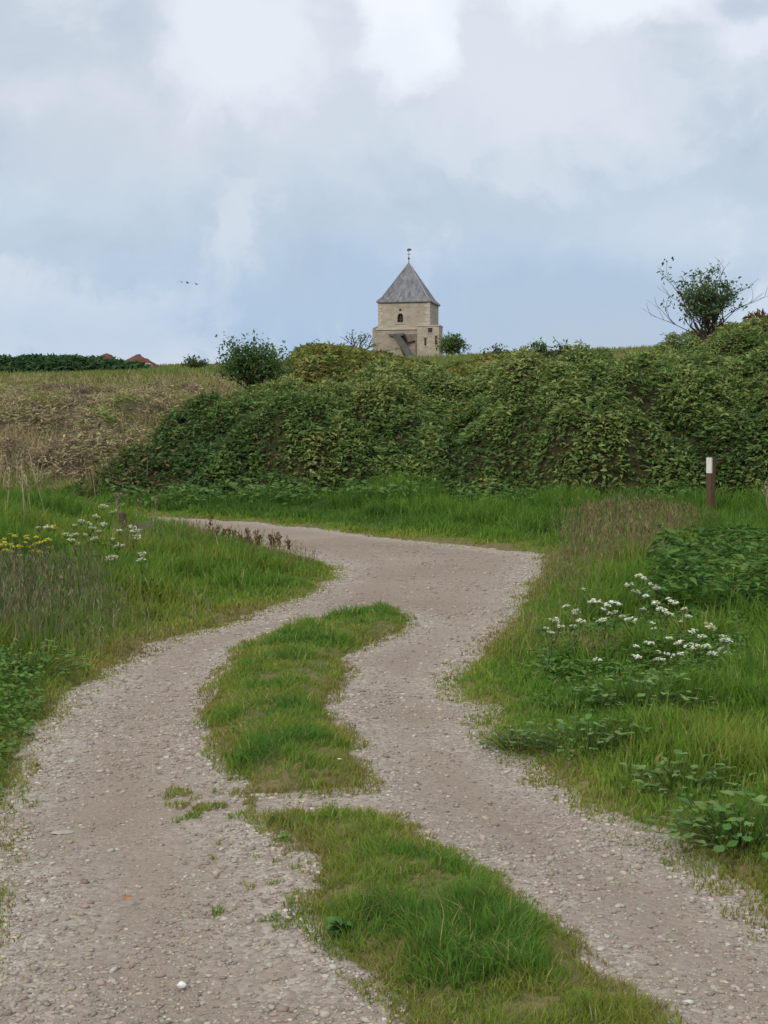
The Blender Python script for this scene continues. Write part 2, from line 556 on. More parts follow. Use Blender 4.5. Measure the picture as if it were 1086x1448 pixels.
# ------------------------------------------------------------------ the ground sheet
def ground():
    u = np.linspace(-1, 1, 420); xs = np.sinh(u * 7.6) / math.sinh(7.6) * 1500
    v = np.linspace(-1, 1, 620); ys = np.sinh(v * 6.6) / math.sinh(6.6) * 1500 + 11
    X, Y = np.meshgrid(xs, ys)
    Z = ground_z(X.ravel(), Y.ravel())
    V = np.stack([X.ravel(), Y.ravel(), Z], 1)
    nx, ny = len(xs), len(ys)
    i = np.arange(nx * ny).reshape(ny, nx)
    q = np.stack([i[:-1, :-1], i[:-1, 1:], i[1:, 1:], i[1:, :-1]], -1).reshape(-1, 4)
    o = arr_mesh('ground', V, q, None, M_SOIL, None, True)
    tag(o, 'earth and turf rising from the track to the far hilltop', None, None, 'structure')


ground()


def track_z(x, y):
    ds = d_strip(x, y)
    return base_z(x, y) + 0.004 + 0.03 * np.exp(-(np.clip(ds, 0, None) / 0.25) ** 2) * (ds > -5) + (fbm(x, y, 0.5, 31) - 0.5) * 0.03 + (fbm(x, y, 0.06, 33, 2) - 0.5) * 0.012


def track():
    # two sheets' worth of cells in one mesh: fine close by, coarser at the bend
    Vs, Qs, n = [], [], 0
    for (x0, x1, y0, y1, st) in ((-2.2, 2.4, 2.9, 9.0, 0.03), (-9.5, 3.4, 9.0, 25.5, 0.06), (-2.2, 2.4, -4.0, 2.9, 0.12)):
        xs = np.arange(x0, x1 + st * .5, st); ys = np.linspace(y0, y1, int(round((y1 - y0) / st)) + 1)
        X, Y = np.meshgrid(xs, ys); X = X.ravel(); Y = Y.ravel()
        keep = d_track(X, Y) + wob(X, Y) < 0.20
        Z = track_z(X, Y)
        i = np.arange(len(X)).reshape(len(ys), len(xs))
        q = np.stack([i[:-1, :-1], i[:-1, 1:], i[1:, 1:], i[1:, :-1]], -1).reshape(-1, 4)
        q = q[keep[q].all(1)]
        Vs.append(np.stack([X, Y, Z], 1)); Qs.append(q + n); n += len(X)
    V = np.concatenate(Vs); Q = np.concatenate(Qs)
    used = np.unique(Q); remap = -np.ones(len(V), int); remap[used] = np.arange(len(used))
    V = V[used]; Q = remap[Q]
    edge = np.minimum(-d_track(V[:, 0], V[:, 1]), d_strip(V[:, 0], V[:, 1]))
    st = np.clip(1.0 - edge / 0.42, 0, 1) * 0.9 + 0.25 * (fbm(V[:, 0], V[:, 1], 0.8, 40) > 0.52)
    st = np.clip(st, 0, 1)
    o = arr_mesh('gravel_track', V, Q, np.stack([st] * 3, 1), M_GRAVEL, None, True)
    tag(o, 'pale stony two wheel track winding away to the left', None, None, 'structure')


track()


def strips():
    for poly, lab in ((STRIP_FAR, 'raised turf between the wheel lines ahead of the stone row'), (STRIP_NEAR, 'raised turf between the wheel lines nearest the viewer')):
        P = np.array(poly); st = 0.03
        xs = np.arange(P[:, 0].min() - .2, P[:, 0].max() + .2, st)
        ys = np.arange(max(P[:, 1].min(), 2.0) - .2, P[:, 1].max() + .2, st)
        X, Y = np.meshgrid(xs, ys); X = X.ravel(); Y = Y.ravel()
        d = seg_dist(X, Y, poly) + wob(X, Y, 0.07)
        Z = 0.012 + 0.055 * sstep(0.0, -0.3, d) + 0.02 * fbm(X, Y, 0.2, 9) + 0.024
        Z = np.where(d > -0.08, Z - 0.06 * sstep(-0.10, 0.0, d), Z)
        i = np.arange(len(X)).reshape(len(ys), len(xs))
        q = np.stack([i[:-1, :-1], i[:-1, 1:], i[1:, 1:], i[1:, :-1]], -1).reshape(-1, 4)
        q = q[(d < 0.02)[q].all(1)]
        used = np.unique(q); remap = -np.ones(len(X), int); remap[used] = np.arange(len(used))
        o = arr_mesh('turf_ground', np.stack([X, Y, Z], 1)[used], remap[q], None, M_SOIL, None, True)
        tag(o, lab, None, None, 'structure')


strips()


def strip_z(x, y, d): return 0.036 + 0.055 * sstep(0.0, -0.3, d)


# ------------------------------------------------------------------ grass (nobody could count the blades)
def scatter(x0, x1, y0, y1, dens, dmax):
    """points with density falling with distance: dens(y) per square metre"""
    n = int((x1 - x0) * (y1 - y0) * dmax)
    x = rng.uniform(x0, x1, n); y = rng.uniform(y0, y1, n)
    k = rng.uniform(0, dmax, n) < dens(np.hypot(x, y))
    # a strip a little wider than what can be seen
    k &= np.abs(x) < 0.30 * np.maximum(y, 0) + 2.0
    return x[k], y[k]


def pal(cols, t):
    cols = np.array(cols); t = np.clip(t, 0, 1) * (len(cols) - 1)
    i = np.minimum(t.astype(int), len(cols) - 2); f = (t - i)[:, None]
    return cols[i] * (1 - f) + cols[i + 1] * f


def jitter(c, a=0.25):
    n = len(c)
    return c * rng.uniform(1 - a, 1 + a, (n, 1)) * rng.uniform(0.92, 1.08, (n, 3))


LUSH, MIDG, YELG, OLIV, STRAW, DARKG = (0.104, 0.205, 0.028), (0.158, 0.250, 0.036), (0.235, 0.262, 0.050), (0.215, 0.190, 0.062), (0.38, 0.30, 0.14), (0.068, 0.145, 0.028)
BRWN = (0.225, 0.150, 0.085)


def clumped_lean(x, y, amt, s=0.25):
    a = fbm(x, y, s, 71, 2) * 4 * np.pi
    k = rng.uniform(0, 1, len(x))[:, None]
    r = rng.uniform(-1, 1, (len(x), 2))
    return (np.stack([np.cos(a), np.sin(a)], 1) * 0.6 * k + r * 0.6) * amt


def grass_strip():
    for poly, lab in ((STRIP_FAR, 'short trampled grass of the centre strip ahead of the stone row'), (STRIP_NEAR, 'short grass of the near centre strip running out of the picture')):
        P = np.array(poly)
        y0 = max(P[:, 1].min() - .3, 2.6)
        x, y = scatter(P[:, 0].min() - .3, P[:, 0].max() + .3, y0, P[:, 1].max() + .3, lambda d: 22000 * (4 / d) ** 1.45, 27000)
        d = seg_dist(x, y, poly) + wob(x, y, 0.08)
        tuft = fbm(x, y, 0.13, 50, 2)
        k = (d < 0.035) & ((tuft > 0.36) | (d < -0.04)) & (rng.uniform(0, 1, len(x)) < 0.5 + 0.5 * sstep(0, -0.12, d))
        # loose tufts out in the gravel beside the strip
        k |= (d < 0.26) & (fbm(x, y, 0.075, 52, 2) * .6 + fbm(x, y, .4, 53) * .4 > 0.60 + .2 * d) & (rng.uniform(0, 1, len(x)) < 0.8) & (x < -.25) & (y < 5.6)
        x, y, d, tuft = x[k], y[k], d[k], tuft[k]
        D = np.hypot(x, y)
        lush = fbm(x, y, 0.45, 60)
        tall = sstep(0.45, 0.68, fbm(x, y, 0.32, 61))
        h = (0.027 + 0.022 * sstep(0.03, -0.12, d) + 0.046 * tall * sstep(0.02, -0.22, d)) * (.42 + 1.2 * tuft) * rng.uniform(0.5, 1.3, len(x))
        w = 0.0034 * (np.maximum(D, 4) / 4) ** 0.8 * rng.uniform(.7, 1.3, len(x))
        c = pal([BRWN, OLIV, YELG, MIDG, (0.095, 0.205, 0.032)], 0.36 + .10 * (d > 0.02) + 0.55 * sstep(0.02, -0.22, d) * (0.45 + 0.9 * (lush - 0.2)) + 0.35 * tall - 0.05 + rng.normal(0, 0.10, len(x)))
        s = rng.uniform(0, 1, len(x)) < 0.06
        c[s] = STRAW
        z = np.where(d < -.03, strip_z(x, y, d), track_z(x, y) + .004) - 0.006
        so = Soup(); so.blades(np.stack([x, y, z], 1), h, w, clumped_lean(x, y, 1.1, .12), jitter(c))
        tag(so.build('strip_grass', M_GRASS), lab, 'grass', None, 'stuff')


grass_strip()


def verge(name, lab, sel, box, dens, dmax, hfun, cfun, wk=1.0, lean=0.75, edge=-0.07):
    x, y = scatter(*box, dens, dmax)
    dt = d_track(x, y); d = dt + wob(x, y, 0.10)
    k = (d > edge) & sel(x, y) & (rng.uniform(0, 1, len(x)) < 0.55 + 0.45 * sstep(-.05, 0.1, d)) & ((d > .0) | (fbm(x, y, .11, 77, 2) > .5))
    x, y, d, dt = x[k], y[k], d[k], dt[k]
    D = np.hypot(x, y)
    h = hfun(x, y, d) * rng.uniform(0.45, 1.25, len(x))
    h = h * (1 - .72 * np.exp(-((x - 4.72) / .75) ** 2 - ((y - 18.6) / 1.5) ** 2)) * (1 - .45 * np.exp(-((x - 1.75) / .8) ** 2 - ((y - 7.6) / 1.1) ** 2))
    w = wk * 0.0046 * (np.maximum(D, 4) / 4) ** 0.8 * rng.uniform(.7, 1.3, len(x))
    broad = rng.uniform(0, 1, len(x)) < .12
    w = w * np.where(broad, 2.3, 1.0); h = h * np.where(broad, .8, 1.0)
    c = jitter(cfun(x, y, d))
    z = np.maximum(ground_z(x, y, dt), np.where(dt < .2, base_z(x, y), -1)) - 0.008
    so = Soup(); so.blades(np.stack([x, y, z], 1), h, w, clumped_lean(x, y, lean, 0.4), c)
    return tag(so.build(name, M_GRASS), lab, 'grass', None, 'stuff')


def tufts(x, y, s=0.45, seed=80): return sstep(0.35, 0.7, fbm(x, y, s, seed, 2))


# left of the track
def h_left(x, y, d):
    return 0.030 + 0.012 * sstep(0, .2, d) + (0.20 * sstep(0.05, 1.1, d) + .06 * sstep(-2.6, -4.2, x)) * (0.30 + 1.0 * tufts(x, y))


def c_left(x, y, d):
    t = 0.42 + 0.45 * sstep(0.0, 0.50, d) + (fbm(x, y, 0.9, 90) - 0.5) * 0.9 + rng.normal(0, 0.08, len(x))
    c = pal([BRWN, OLIV, YELG, MIDG, LUSH], t)
    s = rng.uniform(0, 1, len(x)) < 0.04
    c[s] = STRAW
    return c


verge('verge_grass', 'lush green grass on the bank left of the track', lambda x, y: (x < 0.1) & (y < 22) & ((y < 19.2) | (x < -4)),
      (-8.5, 0.1, 2.5, 21.5), lambda d: (7500 + 0 * d) * (5 / d) ** 1.3, 11000, h_left, c_left)


# right of the track
def h_right(x, y, d):
    return 0.032 + 0.015 * sstep(0, .2, d) + 0.19 * sstep(0.05, 1.1, d) * (0.26 + 1.25 * tufts(x, y, 0.42, 83))


def c_right(x, y, d):
    t = 0.44 + 0.47 * sstep(0.0, 0.42, d) + (fbm(x, y, 0.8, 94) - 0.5) * 0.7 + rng.normal(0, 0.08, len(x))
    c = pal([BRWN, OLIV, YELG, MIDG, LUSH], t)
    s = rng.uniform(0, 1, len(x)) < 0.03
    c[s] = STRAW
    return c


verge('verge_grass', 'lush green grass on the bank right of the track', lambda x, y: (x > 0.3) & (y < 19.5) & (y < 15.6 + 0.9 * np.maximum(x - 1.8, 0)),
      (0.3, 8.5, 2.5, 19.5), lambda d: (7500 + 0 * d) * (5 / d) ** 1.3, 11000, h_right, c_right)


# far side of the bend, below the thicket
HX = [-30, -5.4, -4.6, -2, 0, 3, 6, 9, 16, 30]
HYB = [27, 25.6, 25, 23.8, 23.3, 22.3, 21.5, 21.0, 20.5, 20]


def h_far(x, y, d):
    return (0.05 + 0.17 * sstep(0.1, 1.2, d) + 0.20 * sstep(1.5, 4.0, d)) * (0.4 + 1.0 * tufts(x, y, 0.7, 85))


def c_far(x, y, d):
    t = 0.30 + 0.5 * sstep(0.0, 0.8, d) + (fbm(x, y, 1.4, 97) - 0.5) * 0.55 + rng.normal(0, 0.07, len(x))
    return pal([OLIV, YELG, MIDG, LUSH, DARKG], t)


verge('verge_grass', 'deep green grass between the far edge of the bend and the thicket', lambda x, y: (y > 15.4) & (y < np.interp(x, HX, HYB) + 0.7) & ((x > 1.6) | (y > 17)) & (y > 15.2 + 0.9 * np.maximum(x - 1.8, 0) - 2.0),
      (-11, 10.5, 15.0, 29.0), lambda d: 1000 + 0 * d, 1000, h_far, c_far, 1.0, 0.75)


# ------------------------------------------------------------------ brown rough grass of the heath and the hill behind
def heath():
    x, y = scatter(-24, 4, 25.5, 62, lambda d: 420 * (28 / d) ** 1.2, 420)
    k = (y > np.interp(x, HX, HYB) - 0.4) & (x < -0.09 * y - 1.2 + 2.2 * fbm(x, y, 3, 5) - 0.2)
    x, y = x[k], y[k]
    n1 = fbm(x, y, 2.2, 101); n2 = fbm(x, y, 6, 103)
    edge = sstep(25.5, 29.5, y + (n2 - .5) * 3)
    tus = sstep(.40, .66, fbm(x, y, 0.9, 105, 2))
    h = (0.10 + 0.22 * n1 + 0.50 * tus) * rng.uniform(0.4, 1.3, len(x)) * (0.5 + 0.5 * edge) * (1 - .62 * sstep(38, 52, y))
    stalk = rng.uniform(0, 1, len(x)) < .11 * sstep(.42, .62, fbm(x, y, 1.3, 109, 2))
    h = np.where(stalk, rng.uniform(.30, .95, len(x)) * (1 - .55 * sstep(38, 52, y)), h)
    w = 0.016 * (y / 28) ** 0.8 * rng.uniform(.6, 1.4, len(x)) * np.where(stalk, .8, 1)
    top = sstep(42, 56, y)
    t = rng.normal(0, 0.16, len(x)) + 0.30 + 1.6 * (fbm(x, y, 1.1, 107) - 0.42)
    c = pal([(0.170, 0.125, 0.082), (0.270, 0.205, 0.125), (0.380, 0.300, 0.175), (0.270, 0.255, 0.100)], t)
    c[stalk] = pal([(.24, .18, .11), (.36, .29, .17), (.30, .27, .13)], rng.uniform(0, 1, stalk.sum()))
    g = ~stalk & (rng.uniform(0, 1, len(x)) < np.clip(0.9 * (1 - edge) + 0.55 * top + 0.8 * sstep(0.5, 0.62, n2) * 0.35 + 0.1, 0, 0.95))
    c[g] = pal([(0.22, 0.21, 0.075), (0.20, 0.235, 0.065), (0.11, 0.18, 0.045)], rng.uniform(0, 1, g.sum()))
    so = Soup(); so.blades(np.stack([x, y, ground_z(x, y, np.full(len(x), 5.0)) - 0.02], 1), h, w, clumped_lean(x, y, 0.9, 0.8) * np.where(stalk, .5, 1)[:, None], jitter(c, .32))
    tag(so.build('heath_grass', M_DRY), 'dry brown rough grass and dead stems on the slope at left', 'rough grass', None, 'stuff')


heath()


def hill_grass():
    n = 90000
    y = rng.uniform(30, 165, n); x = rng.uniform(-0.36, 0.36, n) * y
    k = ~((x < -0.09 * y - 1.0) & (y < 58))
    x, y = x[k], y[k]
    n1 = fbm(x, y, 5, 111)
    h = (0.18 + 0.25 * n1) * rng.uniform(0.5, 1.4, len(x))
    w = 0.03 * (y / 45) * rng.uniform(.6, 1.4, len(x))
    c = pal([(0.20, 0.165, 0.075), (0.20, 0.215, 0.070), (0.15, 0.22, 0.055), (0.10, 0.175, 0.045)], 1.3 * (n1 - 0.1) + rng.normal(0, 0.15, len(x)))
    so = Soup(); so.blades(np.stack([x, y, ground_z(x, y, np.full(len(x), 5.0)) - 0.03], 1), h, w, clumped_lean(x, y, 0.5, 2.0), jitter(c))
    tag(so.build('hill_grass', M_GRASS), 'olive rough pasture over the hilltop behind the thickets', 'grass', None, 'stuff')


hill_grass()

# ------------------------------------------------------------------ bramble thickets
AX = [-6.2, -5.3, -4.3, -2.7, 0, 2.5, 5.5, 8, 11, 16, 24]
AV = [0, 0.75, 1.45, 1.75, 1.50, 1.95, 2.25, 2.85, 3.4, 3.7, 3.7]
BX = [-6.4, -5.3, -2, 2, 5, 16, 30]
BV = [29.5, 31, 34.0, 38, 43, 46, 46]


def thick_h(x, y):
    t = y - np.interp(x, HX, HYB)
    lump = fbm(x, y, 1.6, 121, 2)
    t = t + (lump - .5) * 1.7
    s = np.where(t > 0, 1 - np.exp(-np.clip(t, 0, None) / 0.75), 0)
    back = sstep(0, 2.5, np.interp(x, BX, BV) - y)
    A = np.interp(x, AX, AV) * (1 + .45 * (fbm(x, y, 4.2, 119, 2) - .5))
    h = A * s * (1 - (0.036 - 0.014 * sstep(6.5, 9.5, x)) * np.clip(t, 0, 20)) * back
    h = h + (fbm(x, y, 1.25, 123, 2) - 0.5) * 1.65 * s * back * np.minimum(A, 1)
    h = h + (fbm(x, y, 0.42, 127, 2) - 0.5) * 0.55 * s * back * np.minimum(A, 1)
    return np.where(A * s * back > 0.02, h, -0.3)


def blanket(root_name, lab, hfun, x0, x1, y0, y1, st, nleaf, L, cfun, group=None, wr=0.42, cat='thicket', shoots=0, under=None):
    xs = np.arange(x0, x1, st); ys = np.arange(y0, y1, st)
    X, Y = np.meshgrid(xs, ys); X = X.ravel(); Y = Y.ravel()
    G = ground_z(X, Y, np.full(len(X), 5.0)); H = hfun(X, Y)
    i = np.arange(len(X)).reshape(len(ys), len(xs))
    q = np.stack([i[:-1, :-1], i[:-1, 1:], i[1:, 1:], i[1:, :-1]], -1).reshape(-1, 4)
    q = q[(H > 0.0)[q].any(1)]
    used = np.unique(q); rm = -np.ones(len(X), int); rm[used] = np.arange(len(used))
    xm, ym = (x0 + x1) / 2, (y0 + y1) / 2
    root = empty(root_name, (xm, ym, float(ground_z(np.array([xm]), np.array([ym]), np.array([5.0]))[0])))
    o0 = np.array(root.location)
    arr_mesh('branches', np.stack([X, Y, G + np.maximum(H - 0.16, -0.3)], 1)[used] - o0, rm[q], None, under or M_LITTER, root, True)
    # leaves laid over the surface by true area
    m = nleaf * 4
    x = rng.uniform(x0, x1, m); y = rng.uniform(y0, y1, m)
    e = 0.08
    f = lambda a, b: hfun(a, b) + base_z(a, b)
    h = hfun(x, y); ok = h > 0.03
    x, y, h = x[ok], y[ok], h[ok]
    gx = (f(x + e, y) - f(x - e, y)) / (2 * e); gy = (f(x, y + e) - f(x, y - e)) / (2 * e)
    gx = np.clip(gx, -5, 5); gy = np.clip(gy, -5, 5)
    wt = np.sqrt(1 + gx * gx + gy * gy) * np.where(gy < -0.6, 0.35, 1.0)
    hol = fbm(x, y, .42 if L < .2 else L * 2.2, 127, 2)
    wt = wt * np.where(hol < .40, .30, 1.0)
    k = rng.uniform(0, wt.max(), len(x)) < wt * max(1.0, nleaf * wt.max() / wt.sum())
    x, y, h, gx, gy = x[k], y[k], h[k], gx[k], gy[k]
    n = len(x)
    Nn = nrm(np.stack([-gx, -gy, np.ones(n)], 1))
    z = ground_z(x, y, np.full(n, 5.0)) + h
    P = np.stack([x, y, z], 1) + Nn * (rng.uniform(-1, .45, n) * L)[:, None]
    a = rng.uniform(0, 2 * np.pi, n)
    D = np.stack([np.cos(a), np.sin(a), rng.uniform(-0.7, 0.7, n)], 1) + Nn * 0.65
    up = nrm(Nn * 0.5 + np.array([0, 0, 0.7]) + rng.normal(0, 0.55, (n, 3)))
    ln = L * rng.uniform(0.55, 1.35, n)
    so = Soup(); so.leaves(P - o0, D, up, ln, ln * wr * rng.uniform(.8, 1.2, n), jitter(cfun(x, y, h), 0.30), rng.uniform(0.05, 0.7, n))
    if shoots:                                             # arching new shoots that break the outline
        st_ = so; lf = so
        for i in rng.choice(n, shoots, replace=False):
            p = P[i] - o0; az = rng.uniform(0, 2 * np.pi); ll = rng.uniform(.25, .75)
            dv = np.array([math.cos(az), math.sin(az), 0]); q = np.linspace(0, 1, 5)[:, None]
            Q = p + dv * ll * .8 * q ** 1.4 + np.array([0, 0, 1]) * ll * (1.3 * q - .75 * q ** 2.2)
            st_.tube([tuple(v) for v in Q], [.008, .007, .006, .005, .004], (0.16, 0.12, 0.06), 3)
            qq = rng.uniform(.15, 1, 9)[:, None]
            LP = p + dv * ll * .8 * qq ** 1.4 + np.array([0, 0, 1]) * ll * (1.3 * qq - .75 * qq ** 2.2)
            lf.leaves(LP, rng.normal(0, 1, (9, 3)) + dv * .6, np.tile([0, 0, 1.0], (9, 1)) + rng.normal(0, .4, (9, 3)), L * rng.uniform(.5, 1.0, 9), L * .32, jitter(np.tile(rng.uniform(0, 1) * np.array([.10, .07, .02]) + np.array([0.17, 0.23, 0.06]), (9, 1)), .25), .3)
    so.build('foliage', M_LEAF, root)
    return tag(root, lab, cat, group)


def c_front(x, y, h):
    n1 = fbm(x, y, 1.8, 131); n2 = fbm(x, y, 0.6, 133)
    t = 0.40 + (n1 - 0.5) * 0.6 + (fbm(x, y, .42, 127, 2) - .5) * 0.9 + (fbm(x, y, 1.25, 123, 2) - .5) * 0.9 + rng.normal(0, 0.16, len(x))
    t = t - .32 * sstep(-1.2, -4.2, x)
    c = pal([(0.056, 0.108, 0.030), (0.110, 0.180, 0.048), (0.180, 0.238, 0.068), (0.255, 0.290, 0.100)], t)
    br = (rng.uniform(0, 1, len(x)) < 0.03 + 0.45 * sstep(-3.2, -6, x)) & (n2 > 0.35)
    c[br] = pal([(0.125, 0.095, 0.048), (0.20, 0.155, 0.08)], rng.uniform(0, 1, br.sum()))
    return c


blanket('bramble_thicket', 'broad green bramble thicket rising to the right behind the bend and the white topped post', thick_h, -7.2, 15, 19.8, 47, 0.12, 390000, 0.105, c_front, None, .42, 'thicket', 420)


def c_back(x, y, h):
    n1 = fbm(x, y, 1.8, 141)
    t = 0.35 + (n1 - 0.5) * 1.3 + rng.normal(0, 0.15, len(x))
    c = pal([(0.080, 0.125, 0.030), (0.155, 0.190, 0.045), (0.235, 0.240, 0.062), (0.30, 0.255, 0.08)], t)
    br = rng.uniform(0, 1, len(x)) < 0.10
    c[br] = (0.13, 0.085, 0.035)
    return c


def back_h(x, y):
    px = x / y
    t = y - 47.0 - (fbm(x, y, 3, 151) - .5) * 2
    w = sstep(-0.085, -0.060, px) * sstep(0.145, 0.10, px)
    s = np.where(t > 0, 1 - np.exp(-np.clip(t, 0, None) / 1.1), 0) * sstep(0, 2, 57 - y)
    top = np.interp(px, [-0.08, -0.05, 0.0, 0.04, 0.09, 0.14], [1.15, 1.35, 0.95, 0.45, 0.95, 0.8])
    h = top * w * s + (fbm(x, y, 1.6, 153, 2) - .5) * 0.6 * w * s
    return np.where(w * s > 0.05, h, -0.3)


blanket('bramble_thicket', 'yellowish bramble thicket on the rise in front of the tower', back_h, -5, 9, 46, 58, 0.25, 38000, 0.22, c_back, None, .42, 'thicket', 60)


def dark_h(x, y):
    px = x / y
    yc = 95.0
    w = sstep(-0.170, -0.232, px)
    s = sstep(4.5, 2.0, np.abs(y - yc))
    h = (0.62 + 0.25 * sstep(-0.2, -0.24, px) + (fbm(x, y, 3, 161, 2) - .5) * 0.9) * w * s
    return np.where(w * s > 0.05, h + 0.15, -0.3)


def c_dark(x, y, h):
    return pal([(0.028, 0.066, 0.028), (0.045, 0.095, 0.035), (0.07, 0.125, 0.042)], rng.uniform(0, 1, len(x)))


blanket('hedge', 'low dark green hedge on the skyline at far left', dark_h, -36, -15, 89, 101, 0.4, 22000, 0.42, c_dark, None, 0.5, 'hedge')


def scrub_h(x, y):
    px = x / y
    w = sstep(-0.09 * 1 - .02, -0.135, px + .05 * (fbm(x, y, 2.5, 301) - .5)) * sstep(27.2, 29.5, y + 2.5 * (fbm(x, y, 1.6, 303) - .5)) * sstep(54, 44, y)
    b = sstep(.38, .62, fbm(x, y, 1.5, 305, 2))
    h = w * (.12 + .72 * b + .40 * (fbm(x, y, .5, 307, 2) - .5)) * (1 - .55 * sstep(36, 50, y))
    return np.where(w > .15, h, -.3)


def c_scrub(x, y, h):
    n = fbm(x, y, 2.4, 311); m = fbm(x, y, .8, 313)
    t = .30 + 2.2 * (n - .42) + 1.3 * (m - .5) + rng.normal(0, .16, len(x))
    return pal([(0.19, 0.150, 0.098), (0.29, 0.235, 0.150), (0.40, 0.335, 0.200), (0.30, 0.290, 0.120), (0.20, 0.24, 0.075)], t)


blanket('heath_scrub', 'patchy tan and olive heath scrub on the slope beside the thicket', scrub_h, -20, -1.5, 26, 56, .22, 120000, .14, c_scrub, None, .28, 'scrub', 160, simple_mat('dry heath litter', (0.100, 0.085, 0.048), (0.060, 0.055, 0.028), 2.5, .95, .8))['kind'] = 'stuff'


# ------------------------------------------------------------------ the church tower
M_WALL = stone_wall_mat('pale limestone', (0.43, 0.385, 0.315), (0.32, 0.285, 0.235))
M_WALL2 = stone_wall_mat('weathered limestone', (0.36, 0.315, 0.26), (0.28, 0.245, 0.205))
M_TRIM = simple_mat('dressed stone', (0.47, 0.42, 0.34), (0.36, 0.32, 0.26), 2.0)
M_DARK = simple_mat('painted opening shade', (0.035, 0.028, 0.022), (0.07, 0.05, 0.035), 3.0)  # near-black tone paints the shade inside window, slit and vent openings
M_SLATE = simple_mat('grey slate', (0.085, 0.090, 0.105), (0.205, 0.205, 0.215), 1.0, 0.75, 0.5, (2.2, 2.2, 0.35))
M_LEAD = simple_mat('lead flashing', (0.30, 0.31, 0.32), (0.22, 0.23, 0.24), 2.0, 0.6)
M_IRON = simple_mat('iron', (0.06, 0.06, 0.07), (0.10, 0.09, 0.09), 4.0, 0.6)
M_MOSS = simple_mat('mossy slate', (0.075, 0.085, 0.070), (0.13, 0.13, 0.12), 1.6, 0.9)


def bm_obj(name, bm, mat, parent=None, smooth=False):
    bmesh.ops.recalc_face_normals(bm, faces=bm.faces)
    me = bpy.data.meshes.new(name); bm.to_mesh(me); bm.free()
    if smooth:
        for p in me.polygons: p.use_smooth = True
    me.materials.append(mat)
    o = bpy.data.objects.new(name, me); C.objects.link(o)
    if parent: o.parent = parent
    return o


def bx(bm, x0, x1, y0, y1, z0, z1):
    v = [bm.verts.new((x, y, z)) for z in (z0, z1) for (x, y) in ((x0, y0), (x1, y0), (x1, y1), (x0, y1))]
    for f in ((0, 1, 2, 3), (7, 6, 5, 4), (0, 4, 5, 1), (1, 5, 6, 2), (2, 6, 7, 3), (3, 7, 4, 0)):
        bm.faces.new([v[i] for i in f])
    return v


def prism(bm, poly, y0, y1):
    """polygon in x,z pushed through y0..y1"""
    a = [bm.verts.new((x, y0, z)) for x, z in poly]; b = [bm.verts.new((x, y1, z)) for x, z in poly]
    bm.faces.new(a); bm.faces.new(b[::-1])
    n = len(poly)
    for i in range(n): bm.faces.new((a[i], b[i], b[(i + 1) % n], a[(i + 1) % n]))


def arch_front(bm, x0, x1, z0, z1, ox, ow, oz0, ozs, y0, y1):
    """wall slab x0..x1, z0..z1 from y0 to y1 with an arched opening centred on ox"""
    xs = [ox - ow + 2 * ow * i / 8 for i in range(9)]
    zs = [ozs + ow * 1.25 * math.sqrt(max(0, 1 - ((x - ox) / ow) ** 2)) for x in xs]
    def slab(poly): prism(bm, poly, y0, y1)
    slab([(x0, z0), (ox - ow, z0), (ox - ow, z1), (x0, z1)])
    slab([(ox + ow, z0), (x1, z0), (x1, z1), (ox + ow, z1)])
    slab([(ox - ow, z0), (ox + ow, z0), (ox + ow, oz0), (ox - ow, oz0)])
    for i in range(8):
        slab([(xs[i], zs[i]), (xs[i + 1], zs[i + 1]), (xs[i + 1], z1), (xs[i], z1)])
    return xs, zs


